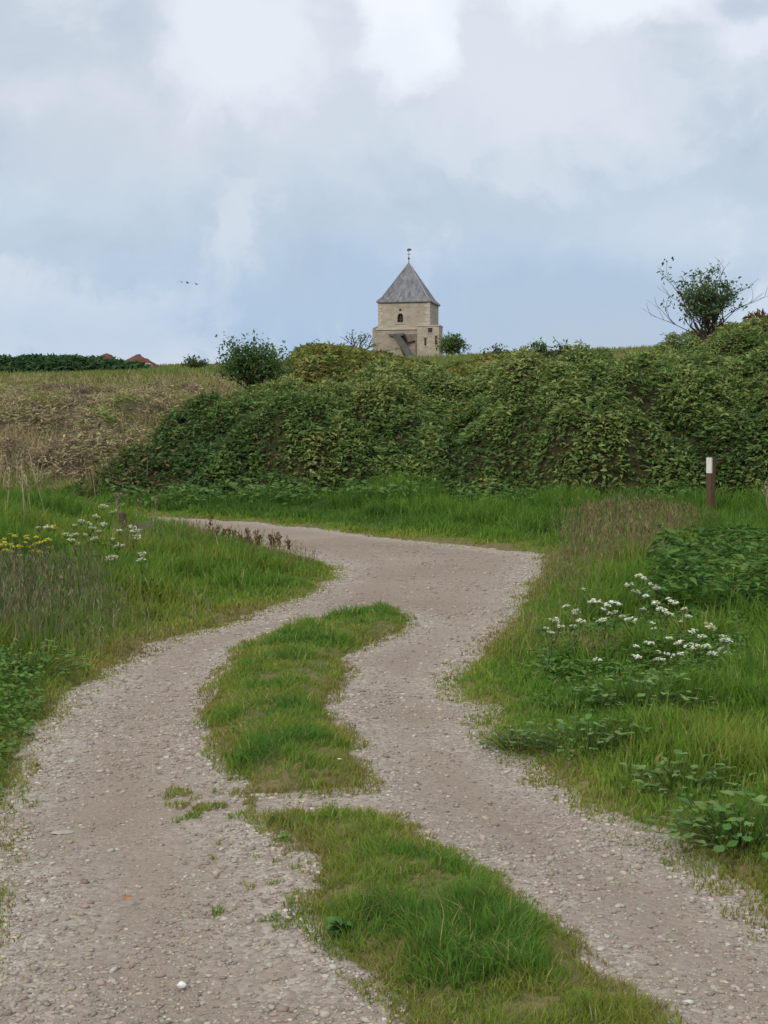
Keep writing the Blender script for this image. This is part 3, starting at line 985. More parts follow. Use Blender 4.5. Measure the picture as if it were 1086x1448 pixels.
def tower():
    TY = 158.0
    tx, _, _ = at_depth(578, 500, TY)
    def zpx(p): return EYE + (HY - p) * TY / F
    z_base, z_str, z_eave, z_apex = zpx(535), zpx(467.5), zpx(431), zpx(375)
    t = empty('church_tower', (tx, TY, z_base), math.radians(-12))
    tag(t, 'square pale stone tower with a steep grey slate pyramid roof on the hilltop', 'church tower')
    s, e, a = z_str - z_base, z_eave - z_base, z_apex - z_base
    W = 3.0
    # upper stage, hollow, arched window to the front
    bm = bmesh.new()
    wz = zpx(460) - z_base
    wx = -0.42
    arch_front(bm, -W, W, s, e, wx, 0.34, wz, wz + 0.62, -W, -W + .6)
    bx(bm, -W, -W + .6, -W + .6, W, s, e); bx(bm, W - .6, W, -W + .6, W, s, e); bx(bm, -W + .6, W - .6, W - .6, W, s, e)
    bm_obj('upper_wall', bm, M_WALL, t)
    for sd in (-1, 1):                                     # pale quoins on the front corners
        bm = bmesh.new()
        for k in range(8):
            z0 = s + (e - s) * k / 8; q = 0.34 if k % 2 else 0.55
            xa, xb = sorted((sd * (W - q), sd * (W + 0.03)))
            bx(bm, xa, xb, -W - 0.03, -W + (0.55 if k % 2 else 0.34), z0 + 0.01, z0 + (e - s) / 8 - 0.02)
        bm_obj('quoins', bm, M_TRIM, t)
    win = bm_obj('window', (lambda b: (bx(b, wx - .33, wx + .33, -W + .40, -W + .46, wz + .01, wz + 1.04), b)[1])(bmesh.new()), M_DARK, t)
    bm = bmesh.new(); bx(bm, wx - .48, wx + .48, -W - .07, -W + .02, wz - .16, wz)
    bm_obj('sill', bm, M_TRIM, win)
    bm = bmesh.new()
    for k in range(3): bx(bm, wx - .32, wx + .32, -W + .28, -W + .38, wz + .12 + .2 * k, wz + .17 + .2 * k)
    bx(bm, wx - .03, wx + .03, -W + .24, -W + .279, wz + .01, wz + .9)
    bm_obj('louvres', bm, M_MOSS, win)
    bm = bmesh.new()
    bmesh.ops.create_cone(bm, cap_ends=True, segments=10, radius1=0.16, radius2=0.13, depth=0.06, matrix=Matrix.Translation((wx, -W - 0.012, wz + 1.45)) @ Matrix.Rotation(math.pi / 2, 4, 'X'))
    bm_obj('vent_hole', bm, M_DARK, t)  # solid disc on the wall, coloured as the shade of a hole
    # string course between the stages
    bm = bmesh.new(); bx(bm, -W - .18, W + .18, -W - .18, W + .18, s - .20, s - .002)
    bm_obj('string_course', bm, M_TRIM, t)
    # lower stage
    bm = bmesh.new(); B = W + 0.08
    bx(bm, -B, B, -B, B, -0.6, s - .202)
    bm_obj('lower_wall', bm, M_WALL2, t)
    # corner buttress at the left, stair turret at the right
    bm = bmesh.new(); bx(bm, -B - .62, -B - .002, -B + .2, -B + 1.5, -0.6, s + .02)
    prism(bm, [(-B - .62, s + .02), (-B - .002, s + .02), (-B - .002, s + .30)], -B + .2, -B + 1.5)
    bm_obj('buttress', bm, M_WALL2, t)
    bm = bmesh.new(); bx(bm, B - 1.40, B + 1.12, -B - .55, -B + 1.9, -0.6, s + .12)
    bm2 = bmesh.new(); bx(bm2, B - 1.46, B + 1.18, -B - .61, -B + 1.97, s + .122, s + .26)
    tu = bm_obj('stair_turret', bm, M_WALL, t)
    bm_obj('coping', bm2, M_TRIM, tu)
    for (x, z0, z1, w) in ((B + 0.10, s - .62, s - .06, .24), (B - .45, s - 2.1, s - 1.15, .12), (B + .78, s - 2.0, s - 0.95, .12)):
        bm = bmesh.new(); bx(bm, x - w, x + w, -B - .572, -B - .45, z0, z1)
        o = bm_obj('slit_window' if w < .2 else 'window', bm, M_DARK, tu)  # dark box on the wall face, coloured as an opening's shade
        bm = bmesh.new(); bx(bm, x - w - .1, x + w + .1, -B - .60, -B - .549, z1, z1 + .1); bm_obj('lintel', bm, M_TRIM, o); bm = bmesh.new(); bx(bm, x - w - .1, x + w + .1, -B - .62, -B - .549, z0 - .1, z0)
        bm_obj('sill', bm, M_TRIM, o)
    # broken nave: stub of gable wall at left, mossy slate slope, arch in a painted shade tone
    bm = bmesh.new()
    prism(bm, [(-B - .1, -.6), (1.35, -.6), (-.75, s - .95), (-1.15, s - .95), (-B - .1, s - 2.7)], -B - 1.1, -B - .005)
    bm_obj('ruined_gable', bm, M_WALL2, t)
    bm = bmesh.new()
    prism(bm, [(-1.05, s - .95), (-.15, s - .95), (2.15, s - 4.3), (1.45, s - 4.3)], -B - 1.45, -B - 1.102)
    prism(bm, [(-1.75, s - .78), (.2, s - .70), (.2, s - .96), (-1.15, s - .98)], -B - 1.40, -B - .006)
    bm_obj('lean_to_roof', bm, M_MOSS, t)
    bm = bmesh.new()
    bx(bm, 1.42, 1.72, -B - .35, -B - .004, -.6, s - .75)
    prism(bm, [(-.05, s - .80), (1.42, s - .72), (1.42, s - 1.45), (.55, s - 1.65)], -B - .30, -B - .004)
    bm_obj('broken_arch', bm, simple_mat('stone with painted shade', (0.13, 0.105, 0.085), (0.21, 0.18, 0.15), 2.0), t)  # dark colour paints in the shade of lintel and recess; jamb shares it
    # roof: pyramid with a slight bell-cast at the eaves
    bm = bmesh.new(); R = W + .06
    rings = [(R + .12, e - .12), (R + .12, e - .02), (R - .42, e + .55), (0.06, a)]
    vs = [[bm.verts.new((x * r, y * r, z)) for x, y in ((-1, -1), (1, -1), (1, 1), (-1, 1))] for r, z in rings]
    for i in range(3):
        for j in range(4): bm.faces.new((vs[i][j], vs[i][(j + 1) % 4], vs[i + 1][(j + 1) % 4], vs[i + 1][j]))
    bm.faces.new(vs[0][::-1]); bm.faces.new(vs[3])
    rf = bm_obj('roof', bm, M_SLATE, t)
    so = Soup()
    for x, y in ((-1, -1), (1, -1), (1, 1), (-1, 1)):
        so.tube([(x * (R + .12), y * (R + .12), e), (x * (R - .42), y * (R - .42), e + .57), (x * .06, y * .06, a)], [.06, .06, .05])
    o = so.build('hip_flashing', M_LEAD, rf)
    for fx in (-.62, -.25, .10, .42):
        so = Soup()
        h = random.uniform(.5, .8)
        k = (R - .42) * (1 - h / (a - e - .55))
        so.tube([(fx * R, -R - .10, e + .03), (fx * (R - .40), -(R - .40), e + .58), (fx * k * .98, -k - .03, e + .55 + h * .9)], .055)
        so.build('lead_strip', M_LEAD, rf)
    so = Soup()
    so.tube([(0, 0, a - .1), (0, 0, a + 1.55)], [.05, .03])
    so.tube([(-.22, 0, a + 1.05), (.22, 0, a + 1.05)], .028)
    fin = so.build('finial_cross', M_IRON, t)
    bm = bmesh.new()
    bmesh.ops.create_uvsphere(bm, u_segments=10, v_segments=7, radius=.13, matrix=Matrix.Translation((0, 0, a + .55)))
    bm_obj('ball', bm, M_IRON, fin)
    bm = bmesh.new(); prism(bm, [(-.2, a + 1.4), (.28, a + 1.46), (.30, a + 1.62), (.05, a + 1.72), (-.22, a + 1.62)], -.03, .03)
    bm_obj('weathercock', bm, M_IRON, fin)


tower()


# ------------------------------------------------------------------ earth mounds and the pale block on the skyline
M_EARTH = simple_mat('red brown earth', (0.130, 0.060, 0.038), (0.070, 0.036, 0.025), 0.9, 0.95, 0.8)


def mound(px, d, half_px, top_py, lab, cat='earth mound', grp='earth mounds on the skyline'):
    x, y, zt = at_depth(px, top_py, d)
    g = float(ground_z(np.array([x]), np.array([y]), np.array([5.0]))[0])
    r = half_px * d / F; h = zt - g
    rr, n = 14, 40; V = [(0, 0, h)]; T = []
    for i in range(1, rr + 1):
        f = i / rr
        for j in range(n):
            a = 2 * math.pi * j / n
            px_, py_ = math.cos(a) * f * r, math.sin(a) * f * r * .8
            nz = float(fbm(np.array([x + px_]), np.array([y + py_]), .8, 171)[0]) - .5
            V.append((px_ * (1 + .25 * nz), py_, h * (1 - f ** 1.25) + nz * .28 * h * (1 - f) * 2 - .25 * f))
    for j in range(n): T.append((0, 1 + j, 1 + (j + 1) % n))
    for i in range(rr - 1):
        for j in range(n):
            a0 = 1 + i * n + j; a1 = 1 + i * n + (j + 1) % n
            T += [(a0, a0 + n, a1 + n), (a0, a1 + n, a1)]
    o = arr_mesh('earth_mound', V, T, None, M_EARTH, None, True)
    o.location = (x, y, g)
    tag(o, lab, cat, grp)


mound(150, 110, 34, 499.5, 'left one of two red brown earth mounds, its foot behind the dark hedge')
mound(198, 108, 40, 500.5, 'right one of two red brown earth mounds, standing clear of the hedge')
x, y, z = at_depth(203, 520, 100)
bm = bmesh.new()
bx(bm, -.65, .65, -.3, .3, -.3, .32)
bmesh.ops.bevel(bm, geom=bm.edges[:], offset=.1, segments=2, affect='EDGES')
bmesh.ops.subdivide_edges(bm, edges=bm.edges[:], cuts=2, use_grid_fill=True)
for v in bm.verts: v.co += Vector((random.uniform(-.05, .05), random.uniform(-.05, .05), random.uniform(-.05, .05)))
o = bm_obj('boulder', bm, simple_mat('chalky stone', (0.36, 0.35, 0.29), (0.24, 0.23, 0.18), 3.0), None)
o.location = (x, y, z)
tag(o, 'pale boulder in the grass below the right earth mound', 'boulder')


# ------------------------------------------------------------------ trees and bushes
def grow(so, p, d, length, r, depth, tips, spread=0.6, up=0.25, col=(0.085, 0.065, 0.055)):
    P = [p]; R = [r]
    n = 4
    for i in range(n):
        d = (d + Vector((random.uniform(-.25, .25), random.uniform(-.25, .25), random.uniform(-.1, .25) * up * 2))).normalized()
        P.append(P[-1] + d * length / n); R.append(r * (1 - .45 * (i + 1) / n))
    so.tube(P, R, col, 5)
    if depth == 0:
        tips.append((P[-1], d)); tips.append((P[2], d)); return
    for _ in range(random.choice((2, 3))):
        q = P[random.choice((2, 3, 4))]
        nd = (d + Vector((random.uniform(-1, 1), random.uniform(-1, 1), random.uniform(-.4, .8))) * spread + Vector((0, 0, up * .5))).normalized()
        grow(so, q, nd, length * random.uniform(.6, .85), r * .55, depth - 1, tips, spread, up, col)


def bush(name, lab, cat, px, d, base_py, top_py, stems, depth, leaf_n, leaf_len, cols, group=None, spread=.6, r0=.03, clump=.16, skip=0.0, wpx=60, flat=1.0, bare=0.0):
    x, y, zb = at_depth(px, base_py, d); _, _, zt = at_depth(px, top_py, d)
    H = zt - zb; wide = wpx * d / F / 2
    root = empty(name, (x, y, zb))
    tag(root, lab, cat, group)
    so = Soup(); tips = []
    for _ in range(stems):
        a = random.uniform(0, 2 * math.pi); k = random.uniform(.1, .9) * wide / H
        grow(so, Vector((0, 0, -.1)), Vector((math.cos(a) * k, math.sin(a) * k, 1)).normalized(), H * random.uniform(.45, .62), r0, depth, tips, spread)
    # fit the crown to its real height and width
    V = np.concatenate(so.V); m = np.percentile(V[:, 2], 99.5); wq = np.percentile(np.abs(V[:, :2]), 96)
    sc = np.array([wide / wq, wide / wq, H / m])
    so.V = [v * sc for v in so.V]
    so.build('trunk', M_BARK, root)
    lf = Soup(); TP = []
    for p, dd in tips:
        p = np.array(p) * sc
        if random.random() < skip or p[2] < bare * H * random.uniform(.6, 1.4) or math.hypot(p[0], p[1]) > wide * 1.12 or p[2] > H * 1.04: continue
        n = max(2, int(random.gauss(leaf_n, leaf_n * .3)))
        TP.append(p + np.clip(rng.normal(0, clump, (n, 3)), -1.5 * clump, 1.5 * clump) * np.array([1, 1, .8]))
    P = np.concatenate(TP); n = len(P)
    P[:, 2] = np.maximum(P[:, 2], .05)
    D = rng.normal(0, 1, (n, 3)); D[:, 2] += .3
    ln = leaf_len * rng.uniform(.6, 1.3, n)
    lf.leaves(P, D, nrm(rng.normal(0, .6, (n, 3)) + np.array([0, 0, 1])), ln, ln * .5, jitter(pal(cols, rng.uniform(0, 1, n)), .25), .2)
    lf.build('crown', M_LEAF, root)
    return root


BUSHG = [(0.045, 0.095, 0.030), (0.075, 0.140, 0.042), (0.12, 0.185, 0.058)]
bush('small_tree', 'small sparse many stemmed tree leaning over the top of the thicket at right', 'tree', 1002, 33, 492, 377, 17, 3, 6, .115, [(0.042, 0.090, 0.052), (0.080, 0.145, 0.055), (0.14, 0.20, 0.065)], None, .55, .030, .10, .30, 112, 1.0, .30)
bush('round_bush', 'dark green rounded bush standing in the heath beside the thicket', 'bush', 366, 44, 566, 484, 16, 2, 30, .13, BUSHG, None, .75, .03, .24, 0, 86)
bush('sapling', 'thin sapling with few leaves beside the left of the tower', 'sapling', 508, 60, 500, 470, 4, 1, 10, .12, BUSHG, None, .5, .02, .12, 0, 40)
bush('round_bush', 'green bush half hiding the right foot of the tower', 'bush', 641, 140, 508, 478, 8, 2, 20, .36, [(0.075, 0.14, 0.05), (0.11, 0.175, 0.06), (0.15, 0.21, 0.075)], None, .6, .06, .4, 0, 34)
bush('bramble_sprig', 'leafy sprig sticking up from the thicket right of the tower', 'sprig', 694, 56, 508, 491, 5, 1, 7, .14, BUSHG, None, .6, .02, .12, 0, 30)
bush('bramble_sprig', 'spiky leafy sprig on the skyline midway between tower and small tree', 'sprig', 776, 50, 506, 488, 7, 1, 12, .16, BUSHG, None, .6, .02, .16, 0, 50)
bush('low_bush', 'low green bush on the skyline right of the earth mounds', 'bush', 272, 90, 518, 509, 6, 1, 16, .25, BUSHG, None, .6, .03, .25, 0, 40)
bush('dead_bracken', 'rust brown dead bracken clump on the ridge at the right edge', 'bracken', 1072, 36, 470, 449, 8, 1, 18, .16, [(0.15, 0.085, 0.045), (0.11, 0.06, 0.035), (0.20, 0.13, 0.065)], None, .6, .015, .12, 0, 46)


# ------------------------------------------------------------------ waymark post
def gz(x, y): return float(ground_z(np.array([float(x)]), np.array([float(y)]))[0])


def post():
    Y = 19.6
    x, y, zt = at_depth(1006, 646, Y)
    g = gz(x, y)
    r = empty('waymark_post', (x, y, g), math.radians(38)); r.rotation_euler.y = math.radians(-.8)
    h = zt - g; a = .051
    bm = bmesh.new(); bx(bm, -a, a, -a, a, -.3, h)
    bmesh.ops.bevel(bm, geom=bm.edges[:], offset=.008, segments=2, affect='EDGES')
    bm_obj('post', bm, simple_mat('weathered brown wood', (0.125, 0.078, 0.048), (0.07, 0.043, 0.028), 4, .9, .5, (14, 14, 1.2)), r)
    bm = bmesh.new(); bx(bm, -a - .004, -a + .02, -a - .001, a - .012, h - .235, h - .008)
    bx(bm, -a + .022, -a + .021, 0, 0, h, h) if False else None
    p = bm_obj('painted_band', bm, simple_mat('white paint', (0.72, 0.71, 0.66), (0.55, 0.54, 0.49), 9, .7), r)
    p['label'] = 'white painted top of the left face'
    tag(r, 'square brown wooden post with a white painted top beside the thicket', 'post')


post()


# ------------------------------------------------------------------ wild flowers
STEM = (0.095, 0.145, 0.045)


def umbel(so, c, r, cols, n=75):
    m = 11; ca = rng.uniform(0, 2 * np.pi, m); cq = np.sqrt(rng.uniform(0, .8, m)); j = rng.integers(0, m, n)
    a = rng.uniform(0, 2 * np.pi, n)
    P = np.stack([np.cos(ca[j]) * cq[j] * r, np.sin(ca[j]) * cq[j] * r, .45 * r * (1 - cq[j] ** 2)], 1) + rng.normal(0, .11 * r, (n, 3))
    tl = rng.normal(0, .15, 2); P[:, 2] += P[:, 0] * tl[0] + P[:, 1] * tl[1]; P = P + np.array(c)
    D = np.stack([np.cos(a + 1), np.sin(a + 1), rng.uniform(-.1, .4, n)], 1)
    P -= D * r * .13
    so.leaves(P, D, np.tile([0, 0, 1.0], (n, 1)) + rng.normal(0, .25, (n, 3)), r * rng.uniform(.26, .40, n), r * .3, jitter(np.tile(cols, (n, 1)), .07), .1, .02)


def flower_plants(heads, depth_of, lab, grp, name, cat, r, col, max_heads=3, join=26, leafcol=LUSH, feathery=True, leaf=.16):
    heads = list(heads); random.shuffle(heads)
    while heads:
        h0 = heads.pop(0)
        near = sorted(heads, key=lambda q: (q[0] - h0[0]) ** 2 + (q[1] - h0[1]) ** 2)[:max_heads - 1]
        near = [q for q in near if math.hypot(q[0] - h0[0], q[1] - h0[1]) < join]
        for q in near: heads.remove(q)
        hs = [h0] + near
        Y = depth_of(h0) + random.uniform(-.35, .35)
        W = [np.array(at_depth(q[0], q[1], Y + random.uniform(-.12, .12))) for q in hs]
        bxy = np.mean(W, 0)
        base = np.array([bxy[0] + random.uniform(-.05, .05), Y + .02, 0]); base[2] = gz(base[0], base[1])
        root = empty(name, tuple(base)); tag(root, lab, cat, grp)
        so = Soup()
        hub = (bxy - base) * np.array([.75, .75, .62])
        rs = .0045 * Y / 10
        so.tube([(0, 0, -.05), tuple(hub * .5 + np.array([random.uniform(-.02, .02), 0, 0])), tuple(hub)], [rs * 1.3, rs * 1.1, rs], STEM, 5)
        for w in W:
            e = w - base
            so.tube([tuple(hub), tuple((hub + e) / 2 + np.array([random.uniform(-.01, .01), 0, -.015])), tuple(e + np.array([0, 0, -.25 * r]))], rs * .75, STEM, 4)
            for k in range(7):
                a = k * .9
                so.tube([tuple(e + np.array([0, 0, -.6 * r])), tuple(e + np.array([math.cos(a) * r * .7, math.sin(a) * r * .7, 0]))], rs * .3, STEM, 3)
        so.build('stem', M_LEAF, root)
        for w in W:
            fh = Soup(); umbel(fh, w - base, r * random.uniform(.5, 1.25), tuple(np.array(col) * np.array([1, 1, random.uniform(.8, 1.05)]) * random.uniform(.8, 1.05))); fh.build('flower_head', M_PETAL, root)
        m = 4
        for k in range(m):
            lv = Soup()
            t = random.uniform(.15, .75); o = hub * t
            a = random.uniform(0, 2 * math.pi); dv = np.array([math.cos(a), math.sin(a), random.uniform(.1, .5)])
            n = 9
            q = np.linspace(.2, 1, n)[:, None]
            P = o + dv * leaf * q + rng.normal(0, .012, (n, 3)) - np.array([0, 0, 1]) * (q ** 2) * leaf * .4
            sd = np.array([-dv[1], dv[0], 0]) * np.where(np.arange(n) % 2, 1, -1)[:, None]
            lv.tube([tuple(o), tuple(P[4]), tuple(P[-1])], .002, STEM, 3)
            lv.leaves(P, dv * .6 + sd, np.tile([0, 0, 1.0], (n, 1)), leaf * .42 * (1.2 - q[:, 0] * .7), leaf * (.15 if feathery else .25), jitter(np.tile(leafcol, (n, 1))), .2)
            lv.build('leaf', M_LEAF, root)


R_HEADS = [(901, 816), (909, 820), (826, 834), (890, 828), (899, 838), (914, 844), (920, 827), (927, 833), (800, 859), (815, 866), (837, 851), (847, 852), (858, 857), (869, 854), (876, 856), (852, 863),
           (867, 867), (879, 873), (891, 878), (909, 862), (925, 855), (934, 863), (944, 869), (946, 848), (954, 854), (968, 863), (972, 873), (962, 879), (924, 882), (924, 890), (784, 878), (772, 889), (779, 895),
           (791, 887), (811, 886), (821, 880), (854, 878), (848, 879), (981, 894), (992, 902), (1002, 886), (1012, 891), (1021, 901), (1027, 907), (1024, 919), (1028, 926), (898, 915), (920, 911), (914, 909), (931, 922), (945, 904),
           (962, 910), (974, 917), (987, 915), (980, 912), (1000, 915), (1007, 926), (933, 934), (958, 928), (942, 926), (898, 931), (845, 935)]
flower_plants(R_HEADS, lambda h: 7.5 + (935 - h[1]) / 120 * 1.3, 'white umbels of cow parsley clustered on the right bank among tall weeds', 'cow parsley on the right bank', 'cow_parsley', 'wildflower', .034, (0.86, 0.88, 0.80))
L_HEADS = [(146, 718), (160, 724), (136, 732), (146, 743), (106, 743), (115, 739), (131, 747), (120, 757), (106, 757), (94, 757), (170, 752), (190, 752), (193, 761), (159, 763), (168, 773), (198, 785), (199, 794), (102, 765), (110, 770),
           (133, 763), (186, 746), (159, 791), (55, 747), (69, 747), (126, 741), (140, 752)]
flower_plants(L_HEADS, lambda h: 11.3 + (795 - h[1]) / 75 * 2.2, 'white umbels of wild carrot beside the yellow flowers on the left bank', 'white umbels on the left bank', 'wild_carrot', 'wildflower', .050, (0.72, 0.73, 0.62))
Y_HEADS = [(16, 756), (37, 759), (51, 761), (21, 760), (10, 770), (25, 775), (34, 768), (9, 780), (28, 786), (41, 774), (51, 770), (60, 768), (57, 782), (2, 773), (76, 747), (69, 765), (46, 780), (18, 781), (39, 763), (-14, 768), (-25, 778), (-8, 760), (68, 775), (5, 764)]
flower_plants(Y_HEADS, lambda h: 11.0 + (790 - h[1]) / 45 * 1.2, 'yellow flowered weed with small bright clusters at the left edge', 'yellow flowers on the left bank', 'yellow_wildflower', 'wildflower', .044, (0.74, 0.66, 0.05), 3, 26, MIDG, False)


# ------------------------------------------------------------------ dry stalks, dock spikes
def spikes(L, lab, grp, name, cat, col, w, seed_len, seed_w):
    for (px, top, Y) in L:
        x, y, zt = at_depth(px, top, Y + random.uniform(-.3, .3)); g = gz(x, y)
        root = empty(name, (x, y, g)); tag(root, lab, cat, grp)
        h = zt - g; so = Soup(); ln = random.uniform(-.06, .06) * (2.2 if h > .7 else 1)
        so.tube([(-ln * 1.5, 0, -.05), (-ln * .8, 0, h * .5), (0, 0, h)], [w, w * .8, w * .5], col, 4)
        so.build('stalk', M_DRY, root)
        n = 40; q = rng.uniform(1 - seed_len, 1.0, n)
        P = np.stack([-ln * 1.5 * (1 - q) + rng.normal(0, seed_w, n), rng.normal(0, seed_w, n), h * q], 1)
        D = rng.normal(0, .6, (n, 3)) + np.array([0, 0, .8])
        sd = Soup(); sd.leaves(P, D, rng.normal(0, 1, (n, 3)), .045, .018, jitter(np.tile(col, (n, 1)), .3), .1)
        sd.build('seed_head', M_DRY, root)


spikes([(p, t, 15.2) for p, t in ((300, 730), (308, 746), (318, 750), (325, 747), (331, 752), (338, 755), (348, 750), (352, 757), (364, 752), (368, 760), (380, 757), (389, 762), (393, 755), (408, 766), (357, 764), (343, 761))],
       'dark red brown dock spike on the crest of the left bank', 'dock spikes on the left bank', 'dock_spike', 'dock', (0.15, 0.082, 0.050), .005, .5, .010)
spikes([(p, t, Y) for p, t, Y in ((3, 643, 15), (22, 646, 15), (30, 652, 15), (44, 654, 15.5), (-8, 650, 15), (14, 662, 15.2), (37, 672, 15.2))],
       'tall pale dead stem at the left edge behind the yellow flowers', 'pale dead stems at the left edge', 'dead_stalk', 'dead stem', (0.36, 0.31, 0.19), .0085, .35, .012)
spikes([(77, 690, 18.5), (128, 706, 18), (164, 698, 17.5), (170, 697, 17.5), (195, 708, 17.8), (221, 704, 18)],
       'thin pale dead stem standing in front of the far track at left', 'thin dead stems by the far track', 'dead_stalk', 'dead stem', (0.24, 0.19, 0.12), .008, .3, .008)
spikes([(1083, 682, 19), (1081, 690, 18.8)], 'pale dead stem at the right edge beyond the wooden post', 'dead stems at the right edge', 'dead_stalk', 'dead stem', (0.27, 0.25, 0.16), .010, .2, .008)


# ------------------------------------------------------------------ seeding grasses
def seed_grass(name, lab, sel, box, n, hr, cols, w0):
    x = rng.uniform(box[0], box[1], n); y = rng.uniform(box[2], box[3], n)
    dt = d_track(x, y)
    k = sel(x, y) & (dt > 0.12) & (fbm(x, y, .5, 181) > rng.uniform(.15, .6, n))
    x, y, dt = x[k], y[k], dt[k]; n = len(x)
    h = rng.uniform(*hr, n) * (.75 + .5 * fbm(x, y, .6, 183)) * (.45 + .55 * sstep(.1, .8, dt))
    h = h * (1 - .6 * np.exp(-((x - 4.72) / .7) ** 2 - ((y - 18.4) / 1.6) ** 2))
    z = ground_z(x, y, dt) - .01
    w = w0 * rng.uniform(.7, 1.3, n)
    c = jitter(pal(cols, rng.uniform(0, 1, n)), .25)
    so = Soup(); lean = clumped_lean(x, y, .35, .5)
    so.blades(np.stack([x, y, z], 1), h, w, lean, c)
    # feathery heads
    hd = np.stack([x + lean[:, 0] * h * .92, y + lean[:, 1] * h * .92, z + h * .90], 1)
    so.leaves(np.repeat(hd, 2, 0) + rng.normal(0, .008, (2 * n, 3)), rng.normal(0, .3, (2 * n, 3)) + np.array([0, 0, 1.0]), rng.normal(0, 1, (2 * n, 3)), np.repeat(h * .20, 2), np.repeat(w * 1.1, 2), np.repeat(c, 2, 0) * 1.05, .1)
    tag(so.build(name, M_DRY), lab, 'seeding grass', None, 'stuff')


PURP = [(0.15, 0.10, 0.062), (0.205, 0.155, 0.09), (0.175, 0.19, 0.065), (0.26, 0.205, 0.115), (0.14, 0.20, 0.05)]
seed_grass('seeding_grass', 'purplish brown seeding grass between the bend and the post', lambda x, y: (x > (0.106 + .010 * (y - 14)) * y - .1 + .9 * (fbm(x, y, .9, 185) - .5) + rng.normal(0, .18, len(x))) & (x < .265 * y - .5 + 1.2 * (fbm(x, y, 1.4, 186) - .5)) & (y > 12.5 + 2.5 * (fbm(x, y, 1.1, 188) - .5) + .8 * x - 1.6), (1.0, 5.2, 11.5, 19.2), 9500, (.20, .42), PURP, .007)
seed_grass('seeding_grass', 'thin seeding grass along the edge of the right bank by the bend', lambda x, y: (x > .08 * y - .3) & (d_track(x, y) < .8), (.6, 2.6, 8.5, 16), 1500, (.15, .34), PURP, .005)
seed_grass('seeding_grass', 'grey brown seeding grass below the yellow flowers on the left bank', lambda x, y: (x < -.215 * y + .20 + 1.3 * (fbm(x, y, .7, 187) - .5) + .5 * rng.normal(0, .5, len(x))) & (x > -.36 * y), (-5.2, -1.2, 8.6, 11.4), 5000, (.22, .42), [(0.115, 0.120, 0.070), (0.17, 0.17, 0.09), (0.25, 0.22, 0.13), (0.10, 0.16, 0.05)], .006)
seed_grass('seeding_grass', 'brownish seeding grass on the crest of the left bank', lambda x, y: (x < -.05 * y) & (x > -.20 * y), (-3.6, -.6, 13.5, 16.0), 900, (.16, .32), PURP, .006)
seed_grass('seeding_grass', 'straw coloured dry grass tuft below the cow parsley', lambda x, y: ((x - 1.28) / .2) ** 2 + ((y - 8.25) / .22) ** 2 < 1, (.9, 1.6, 7.9, 8.6), 900, (.10, .22), [(0.20, 0.165, 0.075), (0.27, 0.22, 0.11)], .006)


# ------------------------------------------------------------------ leafy weeds
def leafy_stuff(name, lab, sel, box, n, hmax, L, cols, wr=.5, flat=.5, seedv=191):
    x = rng.uniform(box[0], box[1], n); y = rng.uniform(box[2], box[3], n)
    dt = d_track(x, y)
    k = sel(x, y) & (dt > .1)
    x, y, dt = x[k], y[k], dt[k]; n = len(x)
    hh = hmax * (.45 + .9 * fbm(x, y, .45, seedv, 2)) * (.3 + .7 * sstep(.1, .8, dt))
    z = ground_z(x, y, dt) + hh * np.sqrt(rng.uniform(.05, 1, n))
    a = rng.uniform(0, 2 * np.pi, n)
    D = np.stack([np.cos(a), np.sin(a), rng.uniform(-.3, .5, n)], 1)
    ln = L * rng.uniform(.6, 1.3, n)
    so = Soup(); so.leaves(np.stack([x, y, z], 1), D, np.tile([0, 0, 1.0], (n, 1)) + rng.normal(0, flat, (n, 3)), ln, ln * wr, jitter(pal(cols, fbm(x, y, .5, seedv + 3) + rng.normal(0, .15, n)), .2), rng.uniform(.1, .4, n))
    tag(so.build(name, M_LEAF), lab, 'weeds', None, 'stuff')


NET = [(0.060, 0.130, 0.026), (0.092, 0.178, 0.036), (0.130, 0.22, 0.050)]
leafy_stuff('nettles', 'dark green nettle mass at the right edge above the white flowers', lambda x, y: (x > .205 * y + .35 * (fbm(x, y, 1, 195) - .5)) & (x < .34 * y), (1.9, 4.4, 9.6, 13.4), 7500, .40, .105, [(.052,.118,.026)] + NET, .38)
leafy_stuff('leafy_weeds', 'low dark leafy weeds under the cow parsley', lambda x, y: (x > .115 * y) & (x < .27 * y) & (fbm(x, y, .5, 197) > .45), (.8, 2.7, 6.9, 9.6), 7000, .13, .042, NET, .55)
leafy_stuff('leafy_weeds', 'rank leafy weeds at the left edge beside the near track', lambda x, y: (x < -.262 * y + .12 * (fbm(x, y, .3, 199) - .5) + .02), (-2.6, -1.2, 5.0, 8.0), 7000, .20, .042, NET, .5)
leafy_stuff('leafy_weeds', 'bramble trails creeping out of the thicket foot beyond the bend', lambda x, y: (y > np.interp(x, HX, HYB) - .9 - 1.0 * fbm(x, y, 1.2, 201)) & (y < np.interp(x, HX, HYB) + .6) & (fbm(x, y, .9, 203) > .45), (-5, 9, 19.5, 25.5), 16000, .45, .13, [(0.06, 0.14, 0.035), (0.10, 0.185, 0.045), (0.14, 0.21, 0.055)], .42)


